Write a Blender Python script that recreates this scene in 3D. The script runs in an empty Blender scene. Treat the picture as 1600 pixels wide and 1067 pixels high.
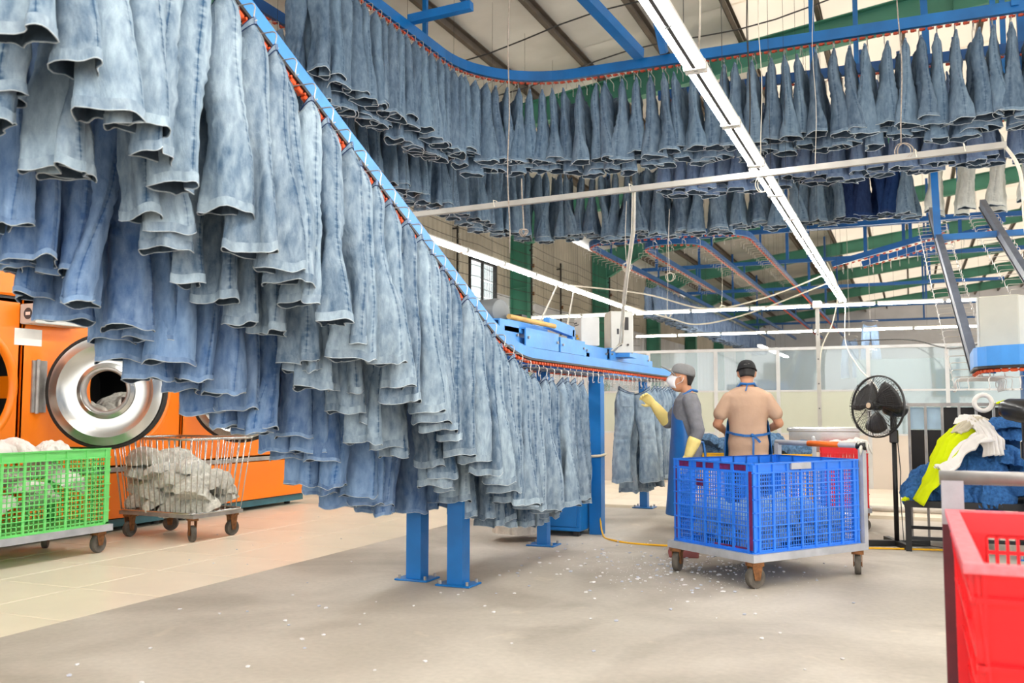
import bpy, math, random
import numpy as np
from mathutils import Vector, Matrix, Euler

# ------------------------------------------------------------------ camera, world, exposure
SC = bpy.context.scene
COL = SC.collection
random.seed(7)
RNG = np.random.default_rng(11)

cam_d = bpy.data.cameras.new('camera')
cam = bpy.data.objects.new('camera', cam_d)
COL.objects.link(cam)
cam.location = (0, 0, 1.3)
cam.rotation_euler = (math.radians(90 + 4.122), 0, math.radians(23.197))
cam_d.sensor_width = 36.0
cam_d.lens = 1450 / 1600 * 36.0
cam_d.clip_end = 300
cam_d.dof.use_dof = True
cam_d.dof.focus_distance = 7.2
cam_d.dof.aperture_fstop = 3.2
SC.camera = cam

world = bpy.data.worlds.new('world')
SC.world = world
world.use_nodes = True
WN = world.node_tree
WN.nodes['Background'].inputs[0].default_value = (1.0, 0.985, 0.96, 1)
WN.nodes['Background'].inputs[1].default_value = 2.6

SC.view_settings.view_transform = 'Standard'
SC.view_settings.look = 'None'
SC.view_settings.gamma = 1.0
SC.view_settings.use_curve_mapping = False
SC.view_settings.exposure = 0.12
LAMP = 72.0          # tube emission

PI = math.pi
def lin(r, g, b):
    f = lambda c: (c / 255) / 12.92 if c / 255 <= .04045 else ((c / 255 + .055) / 1.055) ** 2.4
    return (f(r), f(g), f(b), 1)

# ------------------------------------------------------------------ materials
def new_mat(name):
    m = bpy.data.materials.new(name)
    m.use_nodes = True
    return m, m.node_tree.nodes, m.node_tree.links, m.node_tree.nodes['Principled BSDF']

def mat(name, col, rough=.5, metal=0., var=.10, scale=6., bump=0., bscale=60., spec=.5, trans=0., coat=0.):
    m, N, L, B = new_mat(name)
    tc = N.new('ShaderNodeTexCoord')
    nz = N.new('ShaderNodeTexNoise'); nz.inputs['Scale'].default_value = scale; nz.inputs['Detail'].default_value = 5
    L.new(tc.outputs['Object'], nz.inputs['Vector'])
    mx = N.new('ShaderNodeMix'); mx.data_type = 'RGBA'
    mx.inputs[6].default_value = tuple(c * (1 - var * 1.6) for c in col[:3]) + (1,)
    mx.inputs[7].default_value = tuple(min(1, c * (1 + var)) for c in col[:3]) + (1,)
    mr = N.new('ShaderNodeMapRange'); mr.inputs[1].default_value = .3; mr.inputs[2].default_value = .7
    L.new(nz.outputs['Fac'], mr.inputs[0]); L.new(mr.outputs[0], mx.inputs[0])
    L.new(mx.outputs[2], B.inputs['Base Color'])
    B.inputs['Roughness'].default_value = rough
    B.inputs['Metallic'].default_value = metal
    B.inputs['Specular IOR Level'].default_value = spec
    B.inputs['Transmission Weight'].default_value = trans
    B.inputs['Coat Weight'].default_value = coat
    if bump:
        n2 = N.new('ShaderNodeTexNoise'); n2.inputs['Scale'].default_value = bscale; n2.inputs['Detail'].default_value = 4
        L.new(tc.outputs['Object'], n2.inputs['Vector'])
        bp = N.new('ShaderNodeBump'); bp.inputs['Strength'].default_value = bump; bp.inputs['Distance'].default_value = .02
        L.new(n2.outputs['Fac'], bp.inputs['Height']); L.new(bp.outputs[0], B.inputs['Normal'])
    return m

def emit(name, col, strength):
    m, N, L, B = new_mat(name)
    B.inputs['Base Color'].default_value = (.9, .9, .9, 1)
    B.inputs['Emission Color'].default_value = col
    B.inputs['Emission Strength'].default_value = strength
    return m

def denim(name, dark, light, sat_var=.12, seam=True):
    m, N, L, B = new_mat(name)
    def math_(op, a, b=None):
        n = N.new('ShaderNodeMath'); n.operation = op
        for i, x in enumerate((a, b)):
            if x is None: continue
            if isinstance(x, (int, float)): n.inputs[i].default_value = x
            else: L.new(x, n.inputs[i])
        return n.outputs[0]
    tc = N.new('ShaderNodeTexCoord'); oi = N.new('ShaderNodeObjectInfo')
    add = N.new('ShaderNodeVectorMath'); add.operation = 'ADD'
    sc_ = N.new('ShaderNodeVectorMath'); sc_.operation = 'SCALE'; sc_.inputs['Scale'].default_value = 37.0
    cv = N.new('ShaderNodeCombineXYZ'); L.new(oi.outputs['Random'], cv.inputs[0]); L.new(oi.outputs['Random'], cv.inputs[2])
    L.new(cv.outputs[0], sc_.inputs[0]); L.new(tc.outputs['Object'], add.inputs[0]); L.new(sc_.outputs[0], add.inputs[1])
    mp = N.new('ShaderNodeMapping'); mp.inputs['Scale'].default_value = (1, 1, .45)
    L.new(add.outputs[0], mp.inputs[0])
    def noise(scale, det, src=None, dist=0.):
        n = N.new('ShaderNodeTexNoise'); n.inputs['Scale'].default_value = scale; n.inputs['Detail'].default_value = det
        n.inputs['Distortion'].default_value = dist
        L.new(src if src is not None else mp.outputs[0], n.inputs['Vector']); return n.outputs['Fac']
    big = noise(3.0, 3); mid = noise(26, 6, None, .25); fine = noise(160, 3, add.outputs[0])
    crum = noise(9, 5, None, .7)
    rg = N.new('ShaderNodeTexNoise'); rg.noise_type = 'RIDGED_MULTIFRACTAL'; rg.inputs['Scale'].default_value = 5.5; rg.inputs['Detail'].default_value = 3
    rg.inputs['Distortion'].default_value = .5; L.new(mp.outputs[0], rg.inputs['Vector'])
    cr = N.new('ShaderNodeMapRange'); cr.inputs[1].default_value = .35; cr.inputs[2].default_value = 1.0; L.new(rg.outputs['Fac'], cr.inputs[0]); crease = cr.outputs[0]
    uv = N.new('ShaderNodeUVMap'); uv.uv_map = 'cloth'
    sx = N.new('ShaderNodeSeparateXYZ'); L.new(uv.outputs[0], sx.inputs[0])
    u, v = sx.outputs[0], sx.outputs[1]
    d_out = math_('MULTIPLY', math_('MINIMUM', u, math_('SUBTRACT', 1.0, u)), .55)
    d_in = math_('MULTIPLY', math_('ABSOLUTE', math_('SUBTRACT', u, .5)), .55)
    d = math_('MINIMUM', d_out, d_in)
    near = math_('MAXIMUM', 0.0, math_('SUBTRACT', 1.0, math_('MULTIPLY', d, 55.0)))
    puck = noise(1.0, 1, None)
    pk = N.new('ShaderNodeTexNoise'); pk.inputs['Scale'].default_value = 48; pk.inputs['Detail'].default_value = 2
    pc = N.new('ShaderNodeCombineXYZ'); L.new(v, pc.inputs[2]); L.new(oi.outputs['Random'], pc.inputs[0])
    L.new(pc.outputs[0], pk.inputs['Vector'])
    pko = pk.outputs['Fac']
    thread = math_('LESS_THAN', d, .0028)
    # fade value
    f = math_('ADD', math_('MULTIPLY', big, .85), math_('MULTIPLY', mid, .95))
    f = math_('ADD', f, math_('MULTIPLY', fine, .16))
    f = math_('ADD', f, math_('MULTIPLY', crum, .30)); f = math_('ADD', f, math_('MULTIPLY', crease, .22))
    f = math_('SUBTRACT', f, .76)
    pucker = math_('MULTIPLY', near, math_('SUBTRACT', math_('MULTIPLY', pko, 1.5), .86))
    if seam: f = math_('ADD', f, pucker)
    else: f = math_('ADD', f, .10)
    f = math_('ADD', f, math_('MULTIPLY', math_('SUBTRACT', oi.outputs['Random'], .5), .30))
    if seam: f = math_('SUBTRACT', f, math_('MULTIPLY', thread, .22))
    mx = N.new('ShaderNodeMix'); mx.data_type = 'RGBA'
    mx.inputs[6].default_value = dark; mx.inputs[7].default_value = light
    cl = N.new('ShaderNodeClamp'); L.new(f, cl.inputs[0]); L.new(cl.outputs[0], mx.inputs[0])
    hs = N.new('ShaderNodeHueSaturation'); L.new(mx.outputs[2], hs.inputs['Color'])
    L.new(math_('ADD', 1 - sat_var / 2, math_('MULTIPLY', oi.outputs['Random'], sat_var)), hs.inputs['Saturation'])
    L.new(hs.outputs[0], B.inputs['Base Color'])
    B.inputs['Roughness'].default_value = .92
    B.inputs['Specular IOR Level'].default_value = .12
    bp = N.new('ShaderNodeBump'); bp.inputs['Strength'].default_value = .85; bp.inputs['Distance'].default_value = .022
    hgt = math_('ADD', math_('MULTIPLY', crum, .9), math_('MULTIPLY', mid, .30)); hgt = math_('ADD', hgt, math_('MULTIPLY', crease, .75))
    if seam: hgt = math_('ADD', hgt, math_('MULTIPLY', near, math_('MULTIPLY', pko, .6)))
    L.new(hgt, bp.inputs['Height']); L.new(bp.outputs[0], B.inputs['Normal'])
    return m

M = {}
M['denim_light'] = denim('denim_light', lin(56, 83, 110), lin(184, 201, 211))
M['denim_light_band'] = denim('denim_light_band', lin(56, 83, 110), lin(184, 201, 211), seam=False)
M['denim_rear'] = denim('denim_rear', lin(62, 96, 142), lin(156, 182, 212))
M['denim_rear_band'] = denim('denim_rear_band', lin(62, 96, 142), lin(156, 182, 212), seam=False)
M['denim_grey'] = denim('denim_grey', lin(72, 94, 118), lin(142, 164, 182))
M['denim_grey_band'] = denim('denim_grey_band', lin(72, 94, 118), lin(142, 164, 182), seam=False)
M['denim_blue'] = denim('denim_blue', lin(84, 104, 136), lin(134, 154, 182))
M['denim_blue_band'] = denim('denim_blue_band', lin(84, 104, 136), lin(134, 154, 182), seam=False)
M['denim_navy'] = denim('denim_navy', lin(20, 38, 76), lin(44, 66, 108))
M['denim_navy_band'] = denim('denim_navy_band', lin(20, 38, 76), lin(44, 66, 108), seam=False)
M['denim_white'] = denim('denim_white', lin(170, 175, 172), lin(222, 224, 218))
M['denim_white_band'] = denim('denim_white_band', lin(170, 175, 172), lin(222, 224, 218), seam=False)
M['hem_edge'] = mat('hem_edge', lin(182, 192, 198), .9, var=.15, scale=40)
M['hem_edge_dark'] = mat('hem_edge_dark', lin(150, 166, 184), .9, var=.15, scale=40)
M['denim_inner_shade'] = mat('denim_inner_shade', lin(66, 80, 94), .95, 0, .2, 14, .2, 30, spec=.05)
M['button'] = mat('button', lin(90, 84, 76), .35, .8)
M['leather'] = mat('leather', lin(196, 170, 140), .7)
M['blue_steel'] = mat('blue_steel', lin(8, 106, 178), .38, 0, .14, 3.0, .05, 40)
M['blue_light'] = mat('blue_light', lin(66, 142, 214), .42, 0, .10, 3.0, .05, 40)
M['blue_dark'] = mat('blue_dark', lin(10, 82, 148), .42, 0, .12, 3.0)
M['orange_chain'] = mat('orange_chain', lin(236, 92, 40), .5, 0, .12, 20)
M['rust_chain'] = mat('rust_chain', lin(196, 78, 50), .6, 0, .16, 20)
M['dark_metal'] = mat('dark_metal', lin(48, 46, 46), .5, .3, .15)
M['grey_channel'] = mat('grey_channel', lin(104, 112, 128), .45, .2, .15)
M['wire'] = mat('wire', lin(206, 202, 196), .3, .7, .08, 30)
M['steel'] = mat('steel', lin(196, 196, 192), .22, .9, .08, 4)
M['steel_dull'] = mat('steel_dull', lin(164, 160, 156), .45, .55, .16, 9)
M['cart_grey'] = mat('cart_grey', lin(176, 178, 184), .5, .15, .12, 7, .08, 50)
M['orange'] = mat('orange', lin(255, 128, 0), .38, 0, .05, 1.5)
M['orange_dark'] = mat('orange_dark', lin(232, 104, 0), .4, 0, .06, 1.5)
M['black'] = mat('black', lin(18, 18, 18), .5, 0, .2)
M['black_gloss'] = mat('black_gloss', lin(22, 22, 24), .28, 0, .2)
M['rubber'] = mat('rubber', lin(92, 86, 78), .8, 0, .22, 18, .1)
M['rubber_dark'] = mat('rubber_dark', lin(44, 42, 40), .75, 0, .22, 18)
M['rust'] = mat('rust', lin(138, 92, 54), .7, .4, .35, 24, .15, 60)
M['teal_base'] = mat('teal_base', lin(48, 104, 116), .55, 0, .15)
M['green_steel'] = mat('green_steel', lin(66, 134, 112), .5, 0, .14, 1.2)
M['green_plastic'] = mat('green_plastic', lin(116, 214, 116), .42, 0, .05, 3)
M['blue_plastic'] = mat('blue_plastic', lin(40, 122, 230), .35, 0, .10, 3)
M['purple_paint'] = mat('purple_paint', lin(104, 20, 84), .5, 0, .25, 30)
M['red_plastic'] = mat('red_plastic', lin(234, 14, 26), .33, 0, .07, 3, coat=.15)
M['red_worn'] = mat('red_worn', lin(238, 122, 130), .55, 0, .16, 40, .1)
M['yellow_plastic'] = mat('yellow_plastic', lin(246, 186, 10), .4, 0, .08, 4)
M['white_box'] = mat('white_box', lin(200, 200, 194), .4, 0, .04)
M['cream_box'] = mat('cream_box', lin(184, 182, 168), .45, 0, .04)
M['acrylic'] = mat('acrylic', lin(196, 196, 192), .2, 0, .06, 5)
M['paper'] = mat('paper', lin(232, 230, 224), .8, 0, .05)
M['ink'] = mat('ink', lin(70, 72, 76), .8)
M['wood'] = mat('wood', lin(206, 164, 96), .6, 0, .16, 8)
M['cable'] = mat('cable', lin(226, 220, 204), .5, 0, .10, 12)
M['cable_dark'] = mat('cable_dark', lin(52, 52, 52), .6, 0, .15, 12)
M['rope'] = mat('rope', lin(166, 156, 146), .85, 0, .22, 50)
M['pipe'] = mat('pipe', lin(172, 170, 164), .45, 0, .08, 6)
M['fixture_gap_shade'] = mat('fixture_gap_shade', lin(60, 60, 60), .8)  # dark strip: shade of the gap between the tubes, put in as colour
M['fixture'] = mat('fixture', lin(232, 232, 228), .4, 0, .04)
M['tube'] = emit('tube', (1.0, .985, .95, 1), LAMP)
M['tube_warm'] = emit('tube_warm', (1.0, .93, .78, 1), LAMP)
M['motor'] = mat('motor', lin(112, 116, 118), .5, .2, .10, 5)
M['sack'] = mat('sack', lin(206, 196, 182), .75, 0, .12, 5, .25, 30)
M['cloth_white'] = mat('cloth_white', lin(236, 230, 222), .9, 0, .06, 5, .3, 26, spec=.1)
M['cloth_grey'] = mat('cloth_grey', lin(206, 204, 194), .9, 0, .16, 7, .35, 26, spec=.1)
M['cloth_lime'] = mat('cloth_lime', lin(206, 220, 20), .85, 0, .08, 5, .3, 26, spec=.1)
M['cloth_beige'] = mat('cloth_beige', lin(206, 196, 172), .9, 0, .1, 5, .3, 26, spec=.1)
M['cloth_blue'] = mat('cloth_blue', lin(58, 104, 158), .92, 0, .22, 9, .5, 22, spec=.1)
M['cloth_denim'] = mat('cloth_denim', lin(92, 122, 152), .92, 0, .28, 12, .5, 22, spec=.1)
M['cloth_pale'] = mat('cloth_pale', lin(138, 164, 194), .92, 0, .18, 12, .5, 22, spec=.1)
M['skin'] = mat('skin', lin(196, 140, 106), .55, 0, .06, 8)
M['hair'] = mat('hair', lin(26, 22, 20), .6, 0, .2, 60)
M['shirt_grey'] = mat('shirt_grey', lin(122, 122, 126), .9, 0, .12, 14, .3, 40, spec=.1)
M['shirt_beige'] = mat('shirt_beige', lin(192, 160, 136), .9, 0, .05, 6, .25, 14, spec=.1)
M['apron_blue'] = mat('apron_blue', lin(22, 98, 168), .42, 0, .10, 5, .2, 16)
M['trousers'] = mat('trousers', lin(128, 130, 140), .9, 0, .1, 8, .3, 20, spec=.1)
M['trousers_dark'] = mat('trousers_dark', lin(58, 60, 72), .9, 0, .1, 8, .3, 20, spec=.1)
M['glove'] = mat('glove', lin(236, 212, 128), .55, 0, .08, 9, .15, 30)
M['cap_grey'] = mat('cap_grey', lin(122, 122, 122), .85, 0, .08, 12, .2, 60)
M['cap_black'] = mat('cap_black', lin(24, 24, 26), .85, 0, .1, 12, .2, 60)
M['mask'] = mat('mask', lin(232, 230, 232), .8, 0, .04)
M['boot'] = mat('boot', lin(140, 76, 74), .6, 0, .12)
M['eye_white'] = mat('eye_white', lin(236, 234, 230), .3)
M['pumice'] = mat('pumice', lin(224, 222, 222), .9, 0, .10, 30)
M['stone_grey'] = mat('stone_grey', lin(190, 194, 206), .9, 0, .12, 30)
M['soil'] = mat('soil', lin(112, 96, 82), .95, 0, .3, 20, .4, 30)
M['board_black'] = mat('board_black', lin(32, 28, 26), .6, 0, .25, 4)
M['picture'] = mat('picture', lin(186, 214, 232), .6, 0, .15, 3)

def concrete():
    m, N, L, B = new_mat('concrete')
    tc = N.new('ShaderNodeTexCoord')
    def nz(s, d, dist=0):
        n = N.new('ShaderNodeTexNoise'); n.inputs['Scale'].default_value = s; n.inputs['Detail'].default_value = d
        n.inputs['Distortion'].default_value = dist
        L.new(tc.outputs['Object'], n.inputs['Vector']); return n.outputs['Fac']
    def ramp(src, a, b, ca, cb):
        r = N.new('ShaderNodeValToRGB'); r.color_ramp.elements[0].position = a; r.color_ramp.elements[1].position = b
        r.color_ramp.elements[0].color = ca; r.color_ramp.elements[1].color = cb
        L.new(src, r.inputs[0]); return r.outputs[0]
    base = ramp(nz(.8, 7, .6), .34, .66, lin(170, 162, 149), lin(200, 192, 179))
    patch = ramp(nz(.42, 4, 1.2), .50, .60, (1, 1, 1, 1), (.80, .785, .77, 1))
    fine = ramp(nz(26, 5), .3, .7, (.93, .93, .93, 1), (1.04, 1.04, 1.04, 1))
    spots = ramp(nz(2.6, 5, .4), .66, .71, (1, 1, 1, 1), (1.14, 1.13, 1.11, 1))
    cur = base
    for x in (patch, fine, spots):
        mx = N.new('ShaderNodeMix'); mx.data_type = 'RGBA'; mx.blend_type = 'MULTIPLY'; mx.inputs[0].default_value = 1
        L.new(cur, mx.inputs[6]); L.new(x, mx.inputs[7]); cur = mx.outputs[2]
    L.new(cur, B.inputs['Base Color'])
    rr = N.new('ShaderNodeMapRange'); rr.inputs[3].default_value = .45; rr.inputs[4].default_value = .8
    L.new(nz(1.3, 4), rr.inputs[0]); L.new(rr.outputs[0], B.inputs['Roughness'])
    bp = N.new('ShaderNodeBump'); bp.inputs['Strength'].default_value = .18; bp.inputs['Distance'].default_value = .01
    L.new(nz(14, 6), bp.inputs['Height']); L.new(bp.outputs[0], B.inputs['Normal'])
    return m
M['concrete'] = concrete()
M['tile'] = mat('tile', lin(236, 222, 200), .35, 0, .05, 1.6, .03, 30)
M['grout'] = mat('grout', lin(184, 170, 146), .85, 0, .12, 5)
M['wall_sheet'] = mat('wall_sheet', lin(176, 168, 152), .6, .1, .14, .8)
M['wall_pale'] = mat('wall_pale', lin(206, 208, 214), .6, 0, .06, 1.)
M['foil'] = mat('foil', lin(206, 206, 204), .42, .25, .14, .7, .25, 1.6)
def translucent_sheet():
    m = mat('foil_right', lin(226, 220, 210), .5, .0, .10, .7, .2, 1.6)
    N = m.node_tree.nodes; L = m.node_tree.links; B = N['Principled BSDF']
    tl = N.new('ShaderNodeBsdfTranslucent'); tl.inputs[0].default_value = (.9, .84, .76, 1)
    mx = N.new('ShaderNodeMixShader'); mx.inputs[0].default_value = .60
    L.new(B.outputs[0], mx.inputs[1]); L.new(tl.outputs[0], mx.inputs[2]); L.new(mx.outputs[0], N['Material Output'].inputs[0])
    return m
M['foil_right'] = translucent_sheet()
M['purlin'] = mat('purlin', lin(98, 88, 78), .6, .2, .15, 4)
M['inner_wall'] = mat('inner_wall', lin(128, 142, 142), .6, 0, .08, 1.)
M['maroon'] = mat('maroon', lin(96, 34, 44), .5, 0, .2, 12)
M['smoke'] = mat('smoke', lin(52, 50, 48), .35, 0, .1, 8)
M['panel_cream'] = mat('panel_cream', lin(206, 194, 180), .6, 0, .04, 1.5)
M['panel_green'] = mat('panel_green', lin(190, 194, 176), .55, 0, .04, 1.5)
M['alu'] = mat('alu', lin(198, 198, 196), .4, .4, .06)
def glass_mat():
    m, N, L, B = new_mat('pane_glass')
    N.remove(B)
    tr = N.new('ShaderNodeBsdfTransparent'); tr.inputs[0].default_value = (.90, .95, .96, 1)
    gl = N.new('ShaderNodeBsdfGlossy'); gl.inputs['Roughness'].default_value = .04; gl.inputs[0].default_value = (.95, .97, 1, 1)
    df = N.new('ShaderNodeBsdfDiffuse'); df.inputs[0].default_value = lin(196, 210, 214)
    m1 = N.new('ShaderNodeMixShader'); m1.inputs[0].default_value = .22
    m2 = N.new('ShaderNodeMixShader')
    lw = N.new('ShaderNodeLayerWeight'); lw.inputs[0].default_value = .5
    pw = N.new('ShaderNodeMath'); pw.operation = 'POWER'; pw.inputs[1].default_value = 3.0; L.new(lw.outputs['Facing'], pw.inputs[0])
    fr = N.new('ShaderNodeMath'); fr.operation = 'MULTIPLY_ADD'; fr.inputs[1].default_value = .6; fr.inputs[2].default_value = .08; L.new(pw.outputs[0], fr.inputs[0])
    L.new(tr.outputs[0], m1.inputs[1]); L.new(df.outputs[0], m1.inputs[2])
    L.new(fr.outputs[0], m2.inputs[0]); L.new(m1.outputs[0], m2.inputs[1]); L.new(gl.outputs[0], m2.inputs[2])
    L.new(m2.outputs[0], N['Material Output'].inputs[0])
    return m
M['glass'] = glass_mat()

# ------------------------------------------------------------------ mesh helpers
class MB:
    def __init__(s): s.v = []; s.f = []; s.mi = []; s.cur = 0
    def add(s, vs, fs):
        o = len(s.v); s.v += [tuple(p) for p in vs]
        for f in fs: s.f.append(tuple(i + o for i in f)); s.mi.append(s.cur)
        return s
    def box(s, lo, hi):
        x0, y0, z0 = lo; x1, y1, z1 = hi
        return s.add([(x0,y0,z0),(x1,y0,z0),(x1,y1,z0),(x0,y1,z0),(x0,y0,z1),(x1,y0,z1),(x1,y1,z1),(x0,y1,z1)],
                     [(3,2,1,0),(4,5,6,7),(0,1,5,4),(1,2,6,5),(2,3,7,6),(3,0,4,7)])
    def cbox(s, c, sz): return s.box([c[i]-sz[i]/2 for i in range(3)], [c[i]+sz[i]/2 for i in range(3)])
    def bevel_box(s, lo, hi, b):
        x0,y0,z0 = lo; x1,y1,z1 = hi; vs=[]; 
        for z, ins in ((z0,b),(z0+b,0),(z1-b,0),(z1,b)):
            x_0,x_1,y_0,y_1 = x0+ins,x1-ins,y0+ins,y1-ins
            vs += [(x_0+b,y_0,z),(x_1-b,y_0,z),(x_1,y_0+b,z),(x_1,y_1-b,z),(x_1-b,y_1,z),(x_0+b,y_1,z),(x_0,y_1-b,z),(x_0,y_0+b,z)]
        fs = [tuple(range(7,-1,-1)), tuple(range(24,32))]
        for k in range(3):
            for i in range(8): j=(i+1)%8; fs.append((k*8+i,k*8+j,k*8+8+j,k*8+8+i))
        return s.add(vs, fs)
    def bar(s, p, q, w, h, upv=(0,0,1)):
        p = Vector(p); q = Vector(q); t = (q-p).normalized(); u = Vector(upv)
        if abs(t.dot(u)) > .98: u = Vector((0,1,0))
        r = t.cross(u).normalized(); u = r.cross(t).normalized()
        vs = []
        for c in (p, q):
            for a, b in ((-1,-1),(1,-1),(1,1),(-1,1)): vs.append(c + r*(a*w/2) + u*(b*h/2))
        return s.add(vs, [(3,2,1,0),(4,5,6,7),(0,1,5,4),(1,2,6,5),(2,3,7,6),(3,0,4,7)])
    def tube(s, pts, r, n=6, closed=False, caps=True):
        pts = [Vector(p) for p in pts]; m = len(pts); vs = []; fs = []
        prev = None
        for i in range(m):
            if closed: t = pts[(i+1)%m] - pts[i-1]
            else: t = pts[min(i+1,m-1)] - pts[max(i-1,0)]
            t = t.normalized() if t.length > 1e-9 else Vector((0,0,1))
            if prev is None:
                a = Vector((0,0,1)) if abs(t.z) < .9 else Vector((1,0,0))
                prev = (a - t*a.dot(t)).normalized()
            else:
                prev = prev - t*prev.dot(t)
                prev = prev.normalized() if prev.length > 1e-6 else Vector((1,0,0))
            b = t.cross(prev)
            rr = r[i] if hasattr(r, '__len__') else r
            for k in range(n):
                a = 2*PI*k/n; vs.append(pts[i] + prev*(math.cos(a)*rr) + b*(math.sin(a)*rr))
        for i in range(m if closed else m-1):
            j = (i+1) % m
            for k in range(n):
                l = (k+1) % n; fs.append((i*n+k, i*n+l, j*n+l, j*n+k))
        if caps and not closed:
            fs.append(tuple(range(n-1,-1,-1))); fs.append(tuple(range((m-1)*n, m*n)))
        return s.add(vs, fs)
    def cyl(s, p, q, r, n=16, r2=None): return s.tube([p, q], [r, r if r2 is None else r2], n)
    def lathe(s, c, axis, prof, n=24, ref=None):
        c = Vector(c); ax = Vector(axis).normalized()
        a = Vector(ref) if ref else (Vector((0,0,1)) if abs(ax.z) < .9 else Vector((1,0,0)))
        a = (a - ax*a.dot(ax)).normalized(); b = ax.cross(a); vs=[]; fs=[]
        for (r, h) in prof:
            for k in range(n):
                t = 2*PI*k/n; vs.append(c + ax*h + a*(r*math.cos(t)) + b*(r*math.sin(t)))
        for i in range(len(prof)-1):
            for k in range(n):
                l=(k+1)%n; fs.append((i*n+k, i*n+l, (i+1)*n+l, (i+1)*n+k))
        return s.add(vs, fs)
    def loft(s, secs, n=20, ref=(1,0,0), power=2.0):
        """secs: (center, ra along ref, rb across ref[, tilt axis])"""
        m = len(secs); vs=[]; fs=[]
        C = [Vector(x[0]) for x in secs]
        for i in range(m):
            t = C[min(i+1,m-1)] - C[max(i-1,0)]
            t = t.normalized() if t.length > 1e-9 else Vector((0,0,1))
            a = Vector(ref); a = a - t*a.dot(t)
            if a.length < 1e-3: a = Vector((0,1,0)) - t*t.y
            a.normalize(); b = t.cross(a)
            for k in range(n):
                th = 2*PI*k/n; ct, st = math.cos(th), math.sin(th)
                e = 2/power
                x = math.copysign(abs(ct)**e, ct)*secs[i][1]; y = math.copysign(abs(st)**e, st)*secs[i][2]
                vs.append(C[i] + a*x + b*y)
        for i in range(m-1):
            for k in range(n):
                l=(k+1)%n; fs.append((i*n+k, i*n+l, (i+1)*n+l, (i+1)*n+k))
        fs.append(tuple(range(n-1,-1,-1))); fs.append(tuple(range((m-1)*n, m*n)))
        return s.add(vs, fs)
    def grid(s, P, closed_u=False):
        """P: rows x cols array of points"""
        R, Cn = len(P), len(P[0]); vs = [tuple(p) for row in P for p in row]; fs=[]
        for i in range(R-1):
            for j in range(Cn if closed_u else Cn-1):
                k=(j+1)%Cn; fs.append((i*Cn+j, i*Cn+k, (i+1)*Cn+k, (i+1)*Cn+j))
        return s.add(vs, fs)
    def mesh(s, name, mats, smooth=False, off=None):
        me = bpy.data.meshes.new(name)
        vs = s.v
        if off is not None: vs = [(p[0]-off[0], p[1]-off[1], p[2]-off[2]) for p in vs]
        me.from_pydata(vs, [], s.f)
        for m_ in (mats if isinstance(mats, (list, tuple)) else [mats]): me.materials.append(M[m_] if isinstance(m_, str) else m_)
        if any(s.mi): me.polygons.foreach_set('material_index', s.mi)
        if smooth: me.polygons.foreach_set('use_smooth', [True]*len(s.f))
        me.update()
        return me
    def build(s, name, mats, parent=None, smooth=False, world=False, auto=None):
        off = parent.location if (world and parent is not None) else None
        me = s.mesh(name, mats, smooth or auto is not None, off)
        o = bpy.data.objects.new(name, me); COL.objects.link(o)
        if parent is not None: o.parent = parent
        if auto is not None: sharp(me, auto)
        return o

def sharp(me, deg):
    import bmesh
    bm = bmesh.new(); bm.from_mesh(me); a = math.radians(deg)
    for e in bm.edges:
        if len(e.link_faces) == 2 and e.calc_face_angle(0) > a: e.smooth = False
    bm.to_mesh(me); bm.free()

def tag(o, label=None, cat=None, group=None, kind=None):
    if label: o['label'] = label
    if cat: o['category'] = cat
    if group: o['group'] = group
    if kind: o['kind'] = kind
    return o
def thing(name, loc, label, cat, group=None, rz=0, kind=None):
    o = bpy.data.objects.new(name, None); COL.objects.link(o)
    o.location = loc; o.rotation_euler = (0, 0, rz); o.empty_display_size = .1
    return tag(o, label, cat, group, kind)
def inst(name, me, parent=None, loc=(0,0,0), rot=(0,0,0), scale=(1,1,1)):
    o = bpy.data.objects.new(name, me); COL.objects.link(o)
    if parent is not None: o.parent = parent
    o.location = loc; o.rotation_euler = rot; o.scale = scale
    return o
def struct(o): o['kind'] = 'structure'; return o

ONES = ['', 'first', 'second', 'third', 'fourth', 'fifth', 'sixth', 'seventh', 'eighth', 'ninth', 'tenth', 'eleventh', 'twelfth', 'thirteenth',
        'fourteenth', 'fifteenth', 'sixteenth', 'seventeenth', 'eighteenth', 'nineteenth']
TENS = ['', '', 'twent', 'thirt', 'fort', 'fift', 'sixt', 'sevent', 'eight', 'ninet']
def ordw(n):
    if n < 20: return ONES[n]
    if n >= 100: return 'hundred-and-' + ordw(n-100) if n > 100 else 'hundredth'
    t, o = divmod(n, 10)
    return TENS[t] + 'ieth' if o == 0 else TENS[t] + 'y-' + ONES[o]

# numpy value noise
def _h(ix, iy, iz):
    n = (ix*374761393 + iy*668265263 + iz*2147483647 + 1013904223) & 0xffffffff
    n = ((n ^ (n >> 13)) * 1274126177) & 0xffffffff
    return ((n ^ (n >> 16)) & 0xffff) / 32767.5 - 1
def vnoise(P):
    P = np.asarray(P, float); I = np.floor(P).astype(np.int64); Fr = P - I; W = Fr*Fr*(3-2*Fr)
    out = 0
    for dx in (0,1):
        for dy in (0,1):
            for dz in (0,1):
                w = (W[...,0] if dx else 1-W[...,0])*(W[...,1] if dy else 1-W[...,1])*(W[...,2] if dz else 1-W[...,2])
                out = out + w*_h(I[...,0]+dx, I[...,1]+dy, I[...,2]+dz)
    return out
def ridged(P, oc=3):
    a = 0; amp = 1; P = np.asarray(P, float)
    for k in range(oc):
        a = a + amp*(1-2*np.abs(vnoise(P*(2**k)+17.3*k))); amp *= .5
    return a
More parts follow.
